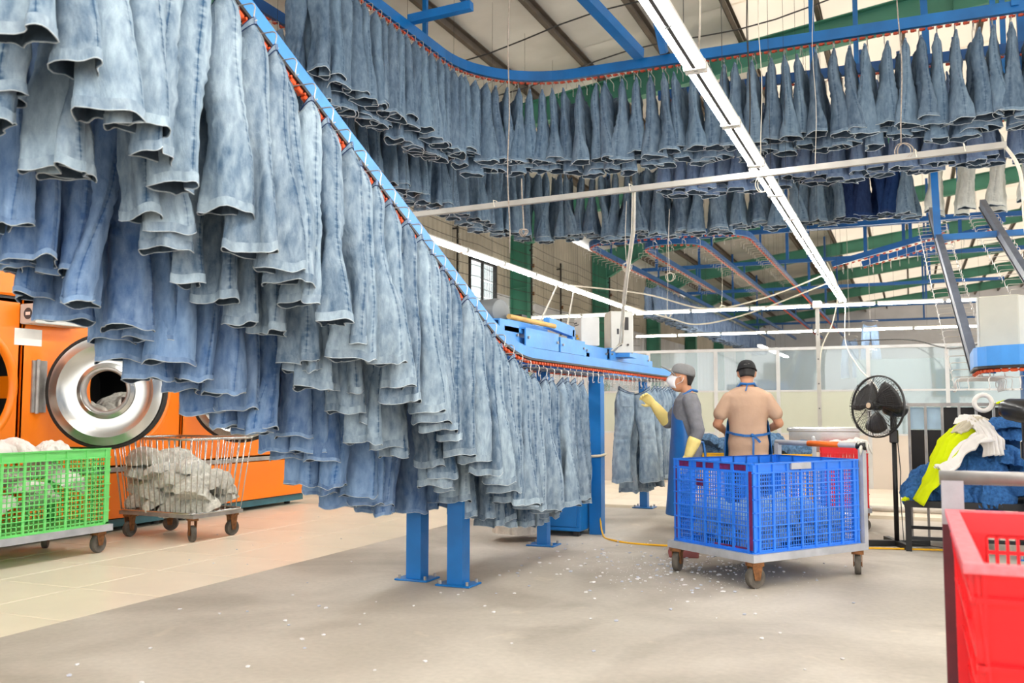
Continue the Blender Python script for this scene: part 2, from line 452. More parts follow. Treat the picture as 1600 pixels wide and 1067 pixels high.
# ------------------------------------------------------------------ structure
WX = -9.8           # left wall
FLOOR_EDGE = -4.8   # tile / concrete joint
YS = 11.85          # tile begins again across the hall
struct(MB().box((FLOOR_EDGE, -9, -.2), (26, YS, 0)).build('floor', 'concrete'))
tf = struct(MB().box((WX, -9, -.2), (FLOOR_EDGE, 64, -.004)).box((FLOOR_EDGE, YS, -.2), (26, 64, -.004)).build('floor', 'grout'))
T = .8
tile_me = MB().bevel_box((.004, .004, -.02), (T-.004, T-.004, 0.0), .003).mesh('floor_tile', 'tile')
# tiles seen up close are single pieces
n_t = 0
tiles_rest = MB()
for j in range(-2, 62):
    for i in range(-13, 12):
        x = FLOOR_EDGE + i*T; y = 2.65 + j*T
        if x < WX - .01 and x + T > WX: pass
        elif x < WX: continue
        if x >= FLOOR_EDGE-.001 and y < YS-.001: continue
        if i < 0:
            near = y < 22.0
        else:
            near = y < 15.5 and x < 1.0
        if near and n_t < 296:
            o = inst('floor_tile', tile_me, tf, (x, y, 0)); n_t += 1
        else:
            tiles_rest.box((x+.004, y+.004, -.02), (x+T-.004, y+T-.004, 0))
tr = tiles_rest.build('floor_tile_field', 'tile', tf); tr['kind'] = 'stuff'
# low concrete kerb where the tiled floor steps up towards the partition
struct(MB().bevel_box((-.9, 12.7, 0), (8, 12.95, .05), .015).build('kerb', 'concrete'))

# left wall: ribbed metal sheet with a window opening
def ribbed(y0, y1, z0, z1, pitch=.22):
    mb = MB(); ys = []
    y = y0
    while y < y1 - 1e-6:
        for dy, dx in ((0, 0), (.035, .03), (.075, .03), (.11, 0)):
            if y+dy <= y1: ys.append((y+dy, dx))
        y += pitch
    ys.append((y1, 0))
    mb.grid([[(WX+dx, y_, z) for (y_, dx) in ys] for z in (z0, z1)])
    mb.box((WX-.06, y0, z0), (WX-.02, y1, z1))
    return mb
wl = struct(thing('wall_left', (WX, 25, 0), None, None))
WIN = (20.15, 21.75, 3.62, 5.0)
for a in ((-9, WIN[0], 0, 6.6), (WIN[0], WIN[1], 0, WIN[2]), (WIN[0], WIN[1], WIN[3], 6.6), (WIN[1], 64, 4.3, 6.6)):
    ribbed(*a).build('wall_sheet', 'wall_sheet', wl, world=True)
ribbed(WIN[1], 64, 0, 4.3, .9).build('wall_sheet', 'wall_pale', wl, world=True)
w1 = struct(thing('window_1', (WX, 20.9, WIN[2]), None, None))
mb = MB()
for y in (WIN[0], WIN[1]-.06): mb.box((WX-.04, y, WIN[2]), (WX+.06, y+.06, WIN[3]))
for z in (WIN[2], WIN[3]-.06): mb.box((WX-.04, WIN[0], z), (WX+.06, WIN[1], z+.06))
mb.box((WX-.02, 20.92, WIN[2]), (WX+.04, 20.98, WIN[3]))
mb.build('window_frame', 'dark_metal', w1, world=True)
for y0, y1 in ((WIN[0]+.06, 20.92), (20.98, WIN[1]-.06)):
    for k in range(3):
        z0 = WIN[2]+.06+k*.42
        MB().box((WX-.01, y0, z0), (WX, y1, z0+.40)).build('pane', 'glass', w1, world=True)
for k in range(5):
    y = 21.02 + k*.13
    MB().cyl((WX+.05, y, WIN[2]), (WX+.05, y, WIN[3]), .006, 5).build('grille_bar', 'dark_metal', w1, world=True)
struct(MB().box((WX, 64, 0), (26, 64.1, 9)).build('wall_back', 'wall_pale'))

# roof: single slope up to a ridge at x = 12, then down
def rz(x): return 8.05 + .13*x if x <= 12 else 8.05 + .13*12 - .13*(x-12)
ceil = struct(thing('ceiling', (0, 0, 8.05), None, None))
for j in range(31):
    y0 = -9 + j*2.36; y1 = y0 + 2.40
    for xa, xb, mt in ((-10.0, -2.5, 'foil'), (-2.55, 12, 'foil_right'), (12, 26, 'foil_right')):
        dz = .006*(j % 2)
        mb = MB(); m_ = 5; P = []
        for k in range(m_+1):
            y = y0 + (y1-y0)*k/m_
            P.append([(x, y, rz(x) + dz - .03*math.sin(PI*k/m_)) for x in np.linspace(xa, xb, 7)])
        mb.grid(P)
        mb.grid([[(p[0], p[1], p[2]+.05) for p in r] for r in P])
        mb.build('roof_sheet', mt, ceil, world=True, smooth=True)
for x in [-6.3 + 1.27*k for k in range(-2, 22)]:
    z = rz(x)
    mb = MB(); mb.box((x-.035, -9, z-.20), (x-.025, 64, z-.02)); mb.box((x-.035, -9, z-.20), (x+.045, 64, z-.185))
    mb.box((x+.035, -9, z-.185), (x+.045, 64, z-.165)); mb.box((x-.035, -9, z-.035), (x+.045, 64, z-.02))
    struct(mb.build('roof_purlin', 'purlin'))
RAFT = [1.8, 8.8, 15.8, 22.8, 29.8, 36.8, 43.8, 50.8, 57.8]
for y in RAFT:
    mb = MB()
    for xa, xb in ((-9.7, 12.0), (12.0, 26)):
        za, zb = rz(xa)-.2, rz(xb)-.2
        for dz, w, h in ((-.235, .012, .43), (-.02, .22, .02), (-.455, .22, .02)):
            mb.bar((xa, y, za+dz), (xb, y, zb+dz), w, h)
        for x in np.arange(xa+1.5, xb, 3.0):
            zz = rz(x)-.2
            mb.box((x-.006, y-.105, zz-.44), (x+.006, y+.105, zz-.03))
    struct(mb.build('roof_beam', 'green_steel'))
    mb = MB()   # column: I section, stiffeners and haunch
    zt = rz(-9.5)-.2
    mb.box((-9.76, y-.15, 0), (-9.74, y+.15, zt)); mb.box((-9.28, y-.15, 0), (-9.26, y+.15, zt-.4)); mb.box((-9.74, y-.008, 0), (-9.28, y+.008, zt))
    for z in (1.5, 3.0, 4.5): mb.box((-9.74, y-.14, z), (-9.28, y+.14, z+.015))
    mb.bar((-9.3, y, zt-.95), (-8.0, y, rz(-8.0)-.62), .2, .025); mb.add([(-9.28,y-.01,zt-.9),(-9.28,y-.01,zt-.3),(-8.05,y-.01,rz(-8.05)-.6),(-9.28,y+.01,zt-.9),(-9.28,y+.01,zt-.3),(-8.05,y+.01,rz(-8.05)-.6)],[(0,1,2),(3,5,4),(0,2,5,3),(1,4,5,2),(0,3,4,1)])
    struct(mb.build('column', 'green_steel'))

# bare wires strung along the left wall on insulator racks
for k, y in enumerate((15.8, 19.3, 22.8, 26.3, 29.8, 33.3)):
    on_col = k % 2 == 0
    x = -9.2 if on_col else -9.66
    rk = thing('insulator_rack', (x, y, 4.0), 'insulator rack holding wires on the ' + ['green column at the far upper wall edge', 'ribbed wall before the bright window', 'green column just past the bright window',
         'ribbed wall past the second column', 'third green column along the wall', 'ribbed wall past the third column'][k], 'insulator rack', 'wire racks along the ribbed wall')
    MB().box((-.02, -.02, -.5), (.02, .02, 1.7)).build('rack_bar', 'dark_metal', rk)
    for zz in (-.4, 1.5): MB().box((-.14 if not on_col else -.07, -.02, zz), (-.02, .02, zz+.04)).build('standoff', 'dark_metal', rk)
    for i in range(9):
        z = -.4 + i*.25
        MB().lathe((.05, 0, z), (0, 0, 1), ((.0, -.05), (.03, -.045), (.035, -.02), (.02, -.0), (.035, .02), (.03, .045), (.0, .05)), 8).build('insulator', 'cream_box' if i % 3 else 'rust', rk, smooth=True)
for i in range(9):
    z = 3.6 + i*.25; pts = []
    for a, b in zip((8.8, 15.8, 19.3, 22.8, 26.3, 29.8), (15.8, 19.3, 22.8, 26.3, 29.8, 33.3)):
        for t in np.linspace(0, 1, 6, endpoint=False):
            pts.append((-9.13, a+(b-a)*t, z - .10*4*t*(1-t)*(b-a)/7))
    pts.append((-9.13, 33.3, z))
    tag(MB().tube(pts, .007, 4).build('wall_wire', 'cable_dark'), f'thin dark wire along the ribbed wall, {ordw(9-i)} from the top', 'wire', 'wires along the ribbed wall')

# thin cables stretched under the roof sheets
for k, (y, x0, x1, dz) in enumerate(((9.2, -7.5, 3, -.55), (10.6, -7.5, 3, -.6), (12.4, -8, 4, -.5), (14.0, -8, 4, -.5))):
    pts = [(x, y + .25*t, rz(x)+dz - .16*math.sin(PI*t*3)**2) for t, x in zip(np.linspace(0, 1, 22), np.linspace(x0, x1, 22))]
    tag(MB().tube(pts, .012, 5).build('roof_cable', 'cable_dark'), f'dark cable stretched under the silver roof, {ordw(k+1)} from the front', 'cable', 'cables under the roof')

# glass partition across the hall
PY = 16.25
pt = struct(thing('wall_partition', (-2, PY, 0), None, None))
posts_x = [-9.7, -7.6, -5.5, -4.3, -3.1, -2.05, -.62, .55, 1.9, 3.3, 4.7, 6.1]
zt = 2.28
for x in posts_x: MB().box((x-.03, PY-.03, 0), (x+.03, PY+.03, zt)).build('partition_post', 'alu', pt, world=True)
MB().box((-9.7, PY-.035, zt), (6.1, PY+.035, zt+.05)).build('partition_top_rail', 'alu', pt, world=True)
MB().box((-9.7, PY-.02, 1.58), (6.1, PY+.02, 1.61)).build('partition_mid_rail', 'alu', pt, world=True)
MB().box((-9.7, PY-.02, .86), (6.1, PY+.02, .89)).build('partition_low_rail', 'alu', pt, world=True)
for a, b in zip(posts_x[:-1], posts_x[1:]):
    MB().box((a+.03, PY-.004, 1.61), (b-.03, PY+.004, zt)).build('pane', 'glass', pt, world=True)
    green = a < -.7
    MB().box((a+.03, PY-.012, .89), (b-.03, PY+.012, 1.58)).build('wall_panel', 'panel_green' if green else 'glass', pt, world=True)
    MB().box((a+.03, PY-.012, .0), (b-.03, PY+.012, .86)).build('wall_panel', 'panel_cream', pt, world=True)
# pale inner room behind the clear lower panes
struct(MB().box((-.7, PY+2.2, 0), (6.1, PY+2.25, 1.75)).build('wall_inner', 'inner_wall'))
struct(MB().box((-1.0, PY+4.0, 0), (9, PY+4.1, 2.3)).build('wall_inner', 'inner_wall'))
# ------------------------------------------------------------------ fluorescent lights
def fixture_meshes(tag_, length, wide, tube_mat):
    h = MB()
    if wide:
        h.box((-.066, -length/2, 0), (.066, length/2, .022)); h.cur = 1; h.box((-.012, -length/2, -.03), (.012, length/2, 0)); h.cur = 0
        caps = MB(); caps.box((-.069, 0, -.035), (.069, .03, .026))
        t = MB(); t.cyl((0, -length/2+.03, -.018), (0, length/2-.03, -.018), .015, 8)
    else:
        h.box((-.03, -length/2, 0), (.03, length/2, .03)); caps = MB(); caps.box((-.03, 0, -.03), (.03, .03, .032))
        t = MB(); t.cyl((0, -length/2+.02, -.022), (0, length/2-.02, -.022), .022, 8)
    return h.mesh('lamp_housing', ['fixture', 'fixture_gap_shade']), caps.mesh('end_cap', 'fixture'), t.mesh('lamp_tube', tube_mat, True)
FX = {k: fixture_meshes(k, *a) for k, a in {'line': (1.22, True, 'tube'), 'cross': (1.22, False, 'tube_warm')}.items()}
SUSP = MB().cyl((0, 0, 0), (0, 0, 1), .0022, 5).mesh('suspension_wire', 'cable_dark')
def light(kind, loc, rzv, label, group):
    t = thing('fluorescent_light', loc, label, 'light', group, rzv)
    hm, cm, tms = FX[kind]
    inst('lamp_housing', hm, t)
    for y in (-.61, .58): inst('end_cap', cm, t, (0, y, 0))
    for x in ((-.046, .046) if kind == 'line' else (0,)): inst('lamp_tube', tms, t, (x, 0, 0))
    w = inst('suspension_wire', SUSP, t, (0, .3, .02)); w.scale = (1, 1, rz(loc[0]) - loc[2] - .08)
    return t
LZ = 3.44
for k in range(18):
    y = -2.45 + k*1.25
    light('line', (-1.18, y, LZ), 0, f'twin-tube strip light in the long row over the blue cart, {ordw(k+1)} from the near end', 'long strip light row')
for k in range(17):  # unseen row, added for more light under the roof
    y = -2.45 + k*1.25
    light('line', (3.15, y, LZ), 0, f'unseen twin-tube strip light added on the open side past the red basket, {ordw(k+1)} along', 'added strip lights on the open side')
for k in range(4, 18):
    y = -1.95 + k*1.25
    light('line', (-5.5, y, LZ), 0, f'twin-tube strip light in the row beside the ribbed wall, {ordw(18-k)} from its far end', 'strip lights by the ribbed wall')
for k in range(9):
    x = -7.45 + k*1.25
    light('cross', (x, 19.95, LZ-.02), PI/2, f'single-tube light in the nearer crosswise row, {ordw(k+1)} from the wall', 'nearer crosswise lights')
for k in range(9):
    x = -6.75 + k*1.25
    light('cross', (x, 26.4, LZ-.02), PI/2, f'single-tube light in the farther crosswise row, {ordw(k+1)} from the wall', 'farther crosswise lights')
for k in range(5):
    y = 27.6 + k*1.25
    light('line', (-3.9, y, LZ-.35), 0, f'strip light in the row running back beyond the partition, {ordw(k+1)} from its near end', 'lights beyond the partition')

# ------------------------------------------------------------------ jeans
def sm(a, b, t):
    t = np.clip((t-a)/(b-a), 0, 1); return t*t*(3-2*t)
class Jean:
    """one hanging pair of jeans; local origin at the waist, waist along x, hanging down -z"""
    def __init__(self, seed, N=28, R=44, L=1.12, flare=1.0, fold=1.0, front=False, wide=0., thick=1.0, tilt=0., hemk=1.15):
        r = np.random.default_rng(seed); self.parts = {}
        s = np.linspace(0, 1, R) ; s = np.concatenate(([0], s[1:]))
        a = np.linspace(0, 2*PI, N, endpoint=False)
        spread = (r.uniform(-.02, .05) if not front else .03) + wide
        twist_all = r.uniform(-.35, .35)*fold
        swing = r.uniform(-.05, .05)
        legs = []
        for side in (-1, 1):
            S, A = np.meshgrid(s, a, indexing='ij')
            xo = .172 + .05*sm(0, .2, S) - .005*sm(.2, .5, S) + (.02 + spread)*sm(.25, 1, S)
            wid = .21 - .005*sm(0, .2, S)
            wleg = (.215*(1-sm(.26, .6, S)) + .185*sm(.26, .6, S)*(1-sm(.6, 1, S)) + (.225*flare)*sm(.6, 1, S))
            xi = np.where(S < .27, 0.0, 0)
            xi = xi + sm(.25, .45, S)*(np.maximum(xo - wleg, -.015))
            th = .026 + .044*sm(0, .16, S) + .012*sm(.16, .3, S) - .012*sm(.4, .6, S) + (.018*r.uniform(.6, 1.6))*sm(.6, 1, S)
            th = th*(thick + (hemk-thick)*sm(.3, 1, S))
            cx = (xo+xi)/2; hw = (xo-xi)/2
            ca, sa = np.cos(A), np.sin(A)
            x = cx + hw*np.sign(ca)*np.abs(ca)**.8
            y = th*np.sign(sa)*np.abs(sa)**.85
            # shallow sheet folds that grow to the hem
            ph = r.uniform(0, 6.28, 6); k1, k2 = r.uniform(2.2, 4.2), r.uniform(5, 8)
            amp = fold*(.004 + .030*sm(.15, 1, S))
            y = y + amp*np.sin(2*PI*k1*x + ph[0] + 1.2*S) + .45*amp*np.sin(2*PI*k2*x + ph[1] - 2*S)
            bul = fold*.016*sm(.1, .9, S)
            y = y + bul*sa*np.sin(2*PI*r.uniform(3, 5)*x + ph[2] + 2.5*S)
            # twist of the leg about its own axis
            tw = r.uniform(-.7, .7)*fold*sm(.3, 1, S)**1.3
            dx, dy = x-cx, y
            x = cx + dx*np.cos(tw) - dy*np.sin(tw); y = dx*np.sin(tw) + dy*np.cos(tw)
            y = y + r.uniform(-.07, .07)*fold*sm(.2, 1, S) + swing*sm(.2, 1, S)
            x = x*(1-.10*fold*sm(.3, 1, S)*r.uniform(.2, 1.2))
            z = -L*S
            # sag of the waistband between the two hooks, front lower than back
            sag = np.exp(-S*9)*(1-np.clip(x/.19, 0, 1)**2)
            z = z - sag*(r.uniform(.05, .11) + .07*(sa > 0)*np.abs(sa)*r.uniform(.4, 1.2))
            y = y + np.exp(-S*7)*.03*r.uniform(-1, 1)
            # leg length and wavy hem
            z = z - sm(.5, 1, S)*(r.uniform(-.02, .025) + .010*np.sin(A*2+ph[3]) + .006*np.sin(A*5+ph[4]))
            P = np.stack([side*x, y, z], -1)
            q = P*np.array([1, 1, .55]) + seed*3.7 + side*9
            nrm = np.stack([side*ca*.4, sa, 0*sa], -1)
            nz = .011*ridged(q*7.5 + .6*vnoise(q*3)[..., None], 3)*sm(0, .1, S) + .010*vnoise(q*5)*sm(.05, .3, S) + .0035*vnoise(P*38+seed)
            knee = np.exp(-((S-.55)/.10)**2)
            nz = nz + knee*.006*np.sin(P[..., 2]*95 + 5*vnoise(q*4))
            P = P + nrm*nz[..., None]
            legs.append(P)
        # whole-garment twist
        for P in legs:
            t = twist_all*sm(.1, 1, -P[..., 2]/L)
            c, s_ = np.cos(t), np.sin(t)
            x, y = P[..., 0].copy(), P[..., 1].copy()
            P[..., 0] = c*x - s_*y; P[..., 1] = s_*x + c*y
        for P, sd_ in zip(legs, (-1, 1)):
            w_ = sm(.2, .5, -P[..., 2]/L); P[..., 2] += tilt*(P[..., 0]*(1-w_) + sd_*.16*w_ - .15)
        self.legs = legs; self.N = N; self.R = R; self.L = L; self.s = s
    def normals(self, P, side):
        du = np.roll(P, -1, 1) - np.roll(P, 1, 1); dv = np.gradient(P, axis=0)
        n = np.cross(du, dv); n /= np.maximum(np.linalg.norm(n, axis=-1, keepdims=True), 1e-9)
        c = P.mean(1, keepdims=True)
        sgn = np.sign((n*(P-c)).sum(-1).mean()); return n*sgn
    def body_mesh(self, name, mats, inner=False):
        V = []; F = []; UV = []; MI = []
        N, R = self.N, self.R
        for si, P in enumerate(self.legs):
            o = len(V)*0 + si*N*R
            V.append(P.reshape(-1, 3))
            for i in range(R-1):
                for j in range(N):
                    k = (j+1) % N; kk = j+1
                    F.append((o+i*N+j, o+i*N+k, o+(i+1)*N+k, o+(i+1)*N+j))
                    UV += [j/N, i/(R-1)*self.L, kk/N, i/(R-1)*self.L, kk/N, (i+1)/(R-1)*self.L, j/N, (i+1)/(R-1)*self.L]
        MI = [0]*len(F)
        if inner:      # inner shell of the legs, their inside shade put into its dark colour
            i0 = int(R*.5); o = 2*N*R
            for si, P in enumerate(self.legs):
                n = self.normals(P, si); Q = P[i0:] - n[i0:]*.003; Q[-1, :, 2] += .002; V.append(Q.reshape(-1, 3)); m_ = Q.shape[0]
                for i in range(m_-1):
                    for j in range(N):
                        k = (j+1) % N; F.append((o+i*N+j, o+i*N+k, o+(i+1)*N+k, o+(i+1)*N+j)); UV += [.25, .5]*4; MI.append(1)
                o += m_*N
        me = bpy.data.meshes.new(name)
        me.from_pydata(np.concatenate(V).tolist(), [], F)
        me.polygons.foreach_set('material_index', MI)
        uv = me.uv_layers.new(name='cloth'); uv.data.foreach_set('uv', UV)
        me.polygons.foreach_set('use_smooth', [True]*len(F))
        for m in mats: me.materials.append(M[m])
        return me
    def band(self, name, mats, side, r0, r1, off, edge=None):
        P = self.legs[side]; n = self.normals(P, side)
        Q = P[r0:r1+1] + n[r0:r1+1]*off
        mb = MB(); mb.grid(Q.tolist(), True)
        if edge: 
            mb.cur = 1; mb.tube((Q[-1]).tolist(), edge, 5, closed=True)
        return mb.mesh(name, mats, True)
    def waist(self, mats):
        mb = MB()
        for side in (0, 1):
            P = self.legs[side]; n = self.normals(P, side); r1 = max(2, int(self.R*.045)+1)
            Q = P[0:r1] + n[0:r1]*.004
            half = Q[:, list(range(-self.N//4-1, self.N//4+2))] if False else Q
            mb.cur = 0; mb.grid(Q.tolist(), True); mb.cur = 1; mb.tube(Q[-1].tolist(), .0028, 4, closed=True); mb.tube(Q[0].tolist(), .0028, 4, closed=True)
        return mb.mesh('waistband', mats, True)
    def surf(self, side, i, j): return self.legs[side][i, j]
    def patch(self, name, mats, side, i0, i1, j0, j1, off=.004):
        P = self.legs[side]; n = self.normals(P, side)
        idx = [j % self.N for j in range(j0, j1+1)]
        Q = P[i0:i1+1][:, idx] + n[i0:i1+1][:, idx]*off
        B_ = P[i0:i1+1][:, idx]
        mb = MB(); mb.grid(Q.tolist())
        rim = [*Q[0].tolist(), *Q[1:, -1].tolist(), *Q[-1][::-1][1:].tolist(), *Q[1:-1][::-1][:, 0].tolist()]
        mb.tube(rim, .0016, 4, closed=True)
        return mb.mesh(name, mats, True)

def jean_set(seeds, dmat, edge_mat, detail, **kw):
    out = []; bmat = dmat + '_band'
    for sd in seeds:
        J = Jean(sd, **kw); N, R = J.N, J.R
        parts = [('__body', J.body_mesh('jeans', [dmat, 'denim_inner_shade'], True))]
        hr = max(1, round(R*.03))
        for side in (0, 1): parts.append(('hem', J.band('hem', [bmat, edge_mat], side, R-1-hr, R-1, .003, .0022 if detail else .0035)))
        parts.append(('waistband', J.waist([bmat, 'denim_navy_band' if 'light' in dmat else 'denim_blue_band'])))
        if detail:
            q = N//4
            for side in (0, 1):
                jj = 3*q if True else q
                parts.append(('back_pocket', J.patch('back_pocket', [bmat], side, int(R*.10), int(R*.22), jj-3, jj+3, .004)))
                c = J.patch('belt_loop', ['denim_blue_band'], side, 0, 2, q+2, q+3, .009); parts.append(('belt_loop', c))
                c = J.patch('belt_loop', ['denim_blue_band'], side, 0, 2, -1, 0, .009); parts.append(('belt_loop', c))
                parts.append(('side_pocket', J.patch('side_pocket', [bmat], side, int(R*.05), int(R*.12), 2, 4, .003)))
        out.append(parts)
    return out
def hang(parts, loc, rzv, label, group, scale=1.0, mirror=False, name='jeans'):
    o = inst(name, parts[0][1], None, loc, (random.uniform(-.02, .02), random.uniform(-.015, .015), rzv), ((-scale if mirror else scale), scale, scale))
    tag(o, label, 'jeans', group)
    for n, me in parts[1:]: inst(n, me, o)
    return o
NEAR = jean_set(range(1, 17), 'denim_light', 'hem_edge', True, N=32, R=52, L=1.10, flare=1.15, wide=.05, tilt=.5, hemk=.72)
REAR = jean_set(range(21, 29), 'denim_rear', 'hem_edge', True, N=28, R=44, L=.98, fold=.9, flare=1.15, hemk=.75)
UP1 = jean_set(range(31, 39), 'denim_grey', 'hem_edge', False, N=24, R=30, L=.93, fold=1.0, thick=.55, tilt=.25)
UP2 = jean_set(range(41, 47), 'denim_grey', 'hem_edge', False, N=20, R=26, L=1.13, fold=1.0, thick=.55)
UP3 = jean_set(range(51, 57), 'denim_blue', 'hem_edge', False, N=20, R=26, L=1.10, fold=1.0, thick=.55)
NAVY = jean_set(range(61, 63), 'denim_navy', 'hem_edge_dark', False, N=20, R=26, L=1.13)
WHITE = jean_set(range(64, 66), 'denim_white', 'hem_edge', False, N=20, R=26, L=1.12, flare=.7, fold=.5)
FAR = jean_set(range(71, 74), 'denim_blue', 'hem_edge_dark', False, N=14, R=16, L=.80, fold=1.2)
FRONT = jean_set([81], 'denim_light', 'hem_edge', True, N=32, R=52, L=1.10, fold=.35, front=True)

# ------------------------------------------------------------------ conveyors
class Path:
    def __init__(self, pts):
        self.p = np.array(pts, float); d = np.linalg.norm(np.diff(self.p, axis=0), axis=1)
        self.c = np.concatenate(([0], np.cumsum(d))); self.len = self.c[-1]
    def at(self, t):
        i = int(np.clip(np.searchsorted(self.c, t)-1, 0, len(self.c)-2)); f = (t-self.c[i])/max(self.c[i+1]-self.c[i], 1e-9)
        return self.p[i]*(1-f) + self.p[i+1]*f
    def tan(self, t):
        v = self.at(min(t+.03, self.len)) - self.at(max(t-.03, 0)); return v/np.linalg.norm(v)
def arc(cx, cy, r, a0, a1, z, n=14): return [(cx+r*math.cos(a), cy+r*math.sin(a), z) for a in np.linspace(math.radians(a0), math.radians(a1), n)]
def sweep(path_pts, w, h, dz=0, dx=0):
    """swept rectangular section standing upright along a path"""
    p = np.array(path_pts, float); mb = MB(); rings = []
    for i in range(len(p)):
        t = p[min(i+1, len(p)-1)] - p[max(i-1, 0)]; t /= np.linalg.norm(t)
        r = np.array([t[1], -t[0], 0]); r /= max(np.linalg.norm(r), 1e-6); u = np.cross(r, t)
        c = p[i] + u*dz + r*dx
        rings.append([c - r*w/2 - u*h/2, c + r*w/2 - u*h/2, c + r*w/2 + u*h/2, c - r*w/2 + u*h/2])
    vs = [q for r in rings for q in r]; fs = []
    for i in range(len(p)-1):
        for k in range(4): l = (k+1) % 4; fs.append((i*4+k, i*4+l, i*4+4+l, i*4+4+k))
    fs += [(3, 2, 1, 0), tuple((len(p)-1)*4+k for k in range(4))]
    return mb.add(vs, fs)
def hook_mesh(r=.0036, half=.17):
    mb = MB(); pts = []
    pts += [(-half-.012, 0, -.135), (-half+.004, 0, -.143), (-half+.008, 0, -.12), (-half, 0, -.075), (-half+.006, 0, -.058), (-half+.02, 0, -.05)]
    pts += [(-.03, 0, -.047), (-.004, 0, -.045)]
    pts += [(.004, 0, -.045), (.03, 0, -.047), (half-.02, 0, -.05), (half-.006, 0, -.058), (half, 0, -.075), (half-.008, 0, -.12), (half-.004, 0, -.143), (half+.012, 0, -.135)]
    mb.tube(pts, r, 6)
    mb.cyl((0, 0, 0), (0, 0, -.046), r*1.5, 6)
    return mb.mesh('hanger_hook', 'wire', True)
HOOK = hook_mesh()
HOOK_FAR = hook_mesh(.004, .15)
def link_mesh(m): 
    mb = MB(); mb.bevel_box((-.016, -.024, -.014), (.016, .024, .014), .006); mb.cyl((-.024, .031, 0), (.024, .031, 0), .007, 6)
    return mb.mesh('chain_link', m)
LINK = link_mesh('orange_chain'); LINKR = link_mesh('rust_chain')
def conveyor(name, pts, label, root, rail_mat, w=.06, h=.10, link=None, links=None, hooks=(), step=.09, chain_mat='rust_chain', hook=None, lower=None):
    """rail + chain links + hooks; pts = rail centre line"""
    P = Path(pts); t = thing(name, root, label, 'conveyor')
    sweep(pts, w, h).build('rail', rail_mat, t, world=True)
    if lower: sweep(pts, w*1.25, .018, -h/2-.004).build('rail_flange', lower, t, world=True)
    off = Vector(root)
    def place(nm, me, s, dz):
        c = P.at(s); tn = P.tan(s)
        o = inst(nm, me, t, Vector((c[0], c[1], c[2]+dz)) - off)
        o.rotation_euler = Vector(tn).to_track_quat('Y', 'Z').to_euler() if nm == 'chain_link' else (0, 0, math.atan2(tn[1], tn[0]) - PI/2)
        return o
    a, b = (0, P.len) if links is None else links
    n = int((b-a)/step)
    rest = MB()
    for k in range(n):
        s = a + (k+.5)*step
        if link is not None and k < 298: place('chain_link', link, s, -h/2-.028)
        else:
            c0, c1 = P.at(s-step*.42), P.at(s+step*.42)
            d = np.array([0, 0, -h/2-.028]); rest.bar(c0+d, c1+d, .034, .034)
    if rest.v:
        r_ = rest.build('chain', chain_mat, t, world=True)
    for s in hooks: place('hanger_hook', hook or HOOK, s, -h/2-.03)
    return t, P

# near conveyor: comes down the front slope, level run, hairpin, back up the rear slope
FX_, RX_, ZF = -2.92, -3.58, 1.76
def ease(z0, y0, y1, slope, n):   # blend from slope to level between y0 (up) and y1 (level)
    out = []
    for t in np.linspace(0, 1, n):
        y = y0 + (y1-y0)*t
        out.append((y, z0 + slope*(y1-y0)/2*(1-t)**2))
    return out
S_ = .46
f_e = ease(ZF, 6.25, 7.25, S_, 9)
zf0 = f_e[0][1]
front_pts = [(FX_, -1.5, zf0 + S_*(6.25+1.5))] + [(FX_, y, z) for y, z in f_e] + [(FX_, 12.4, ZF)]
SR_ = .5
r_e = ease(ZF, 5.12, 6.12, SR_, 9)
zr0 = r_e[0][1]
hair = arc((FX_+RX_)/2, 12.4, (FX_-RX_)/2, 0, 180, ZF, 12)[1:]
rear_pts = [(RX_, y, z) for y, z in reversed(r_e)] + [(RX_, -1.5, zr0 + SR_*(5.12+1.5))]
all_pts = front_pts + hair + rear_pts
PA = Path(all_pts)
# arc positions
def s_at_y(y, branch):
    lo, hi = (0, Path(front_pts).len) if branch == 'f' else (Path(front_pts+hair).len, PA.len)
    for s in np.arange(lo, hi, .01):
        yy = PA.at(s)[1]
        if (branch == 'f' and yy >= y) or (branch == 'r' and yy <= y): return float(s)
    return hi
sp = .178
slope_f = [s_at_y(7.15, 'f') - k*sp for k in range(0, 31)]       # lower end upwards
flat_f = [s_at_y(7.15, 'f') + (k+1)*.175 for k in range(0, 5)]
far_f = [s_at_y(10.35, 'f') + k*.16 for k in range(0, 9)]
empty_f = [flat_f[-1] + (k+1)*.17 for k in range(0, int((far_f[0]-flat_f[-1])/.17)-1)]
rear_s = [s_at_y(7.6, 'r') + k*.19 for k in range(0, 32)]
cv, _ = conveyor('overhead_conveyor', all_pts, 'bright blue overhead conveyor sloping down to the level hanging station beside the gloved worker', (-3.25, 9, 0), 'blue_light',
                 w=.05, h=.09, link=LINK, links=(s_at_y(2.3, 'f'), s_at_y(2.3, 'f')+298*.066), step=.066,
                 hooks=slope_f + flat_f + empty_f + far_f + rear_s, lower='dark_metal')
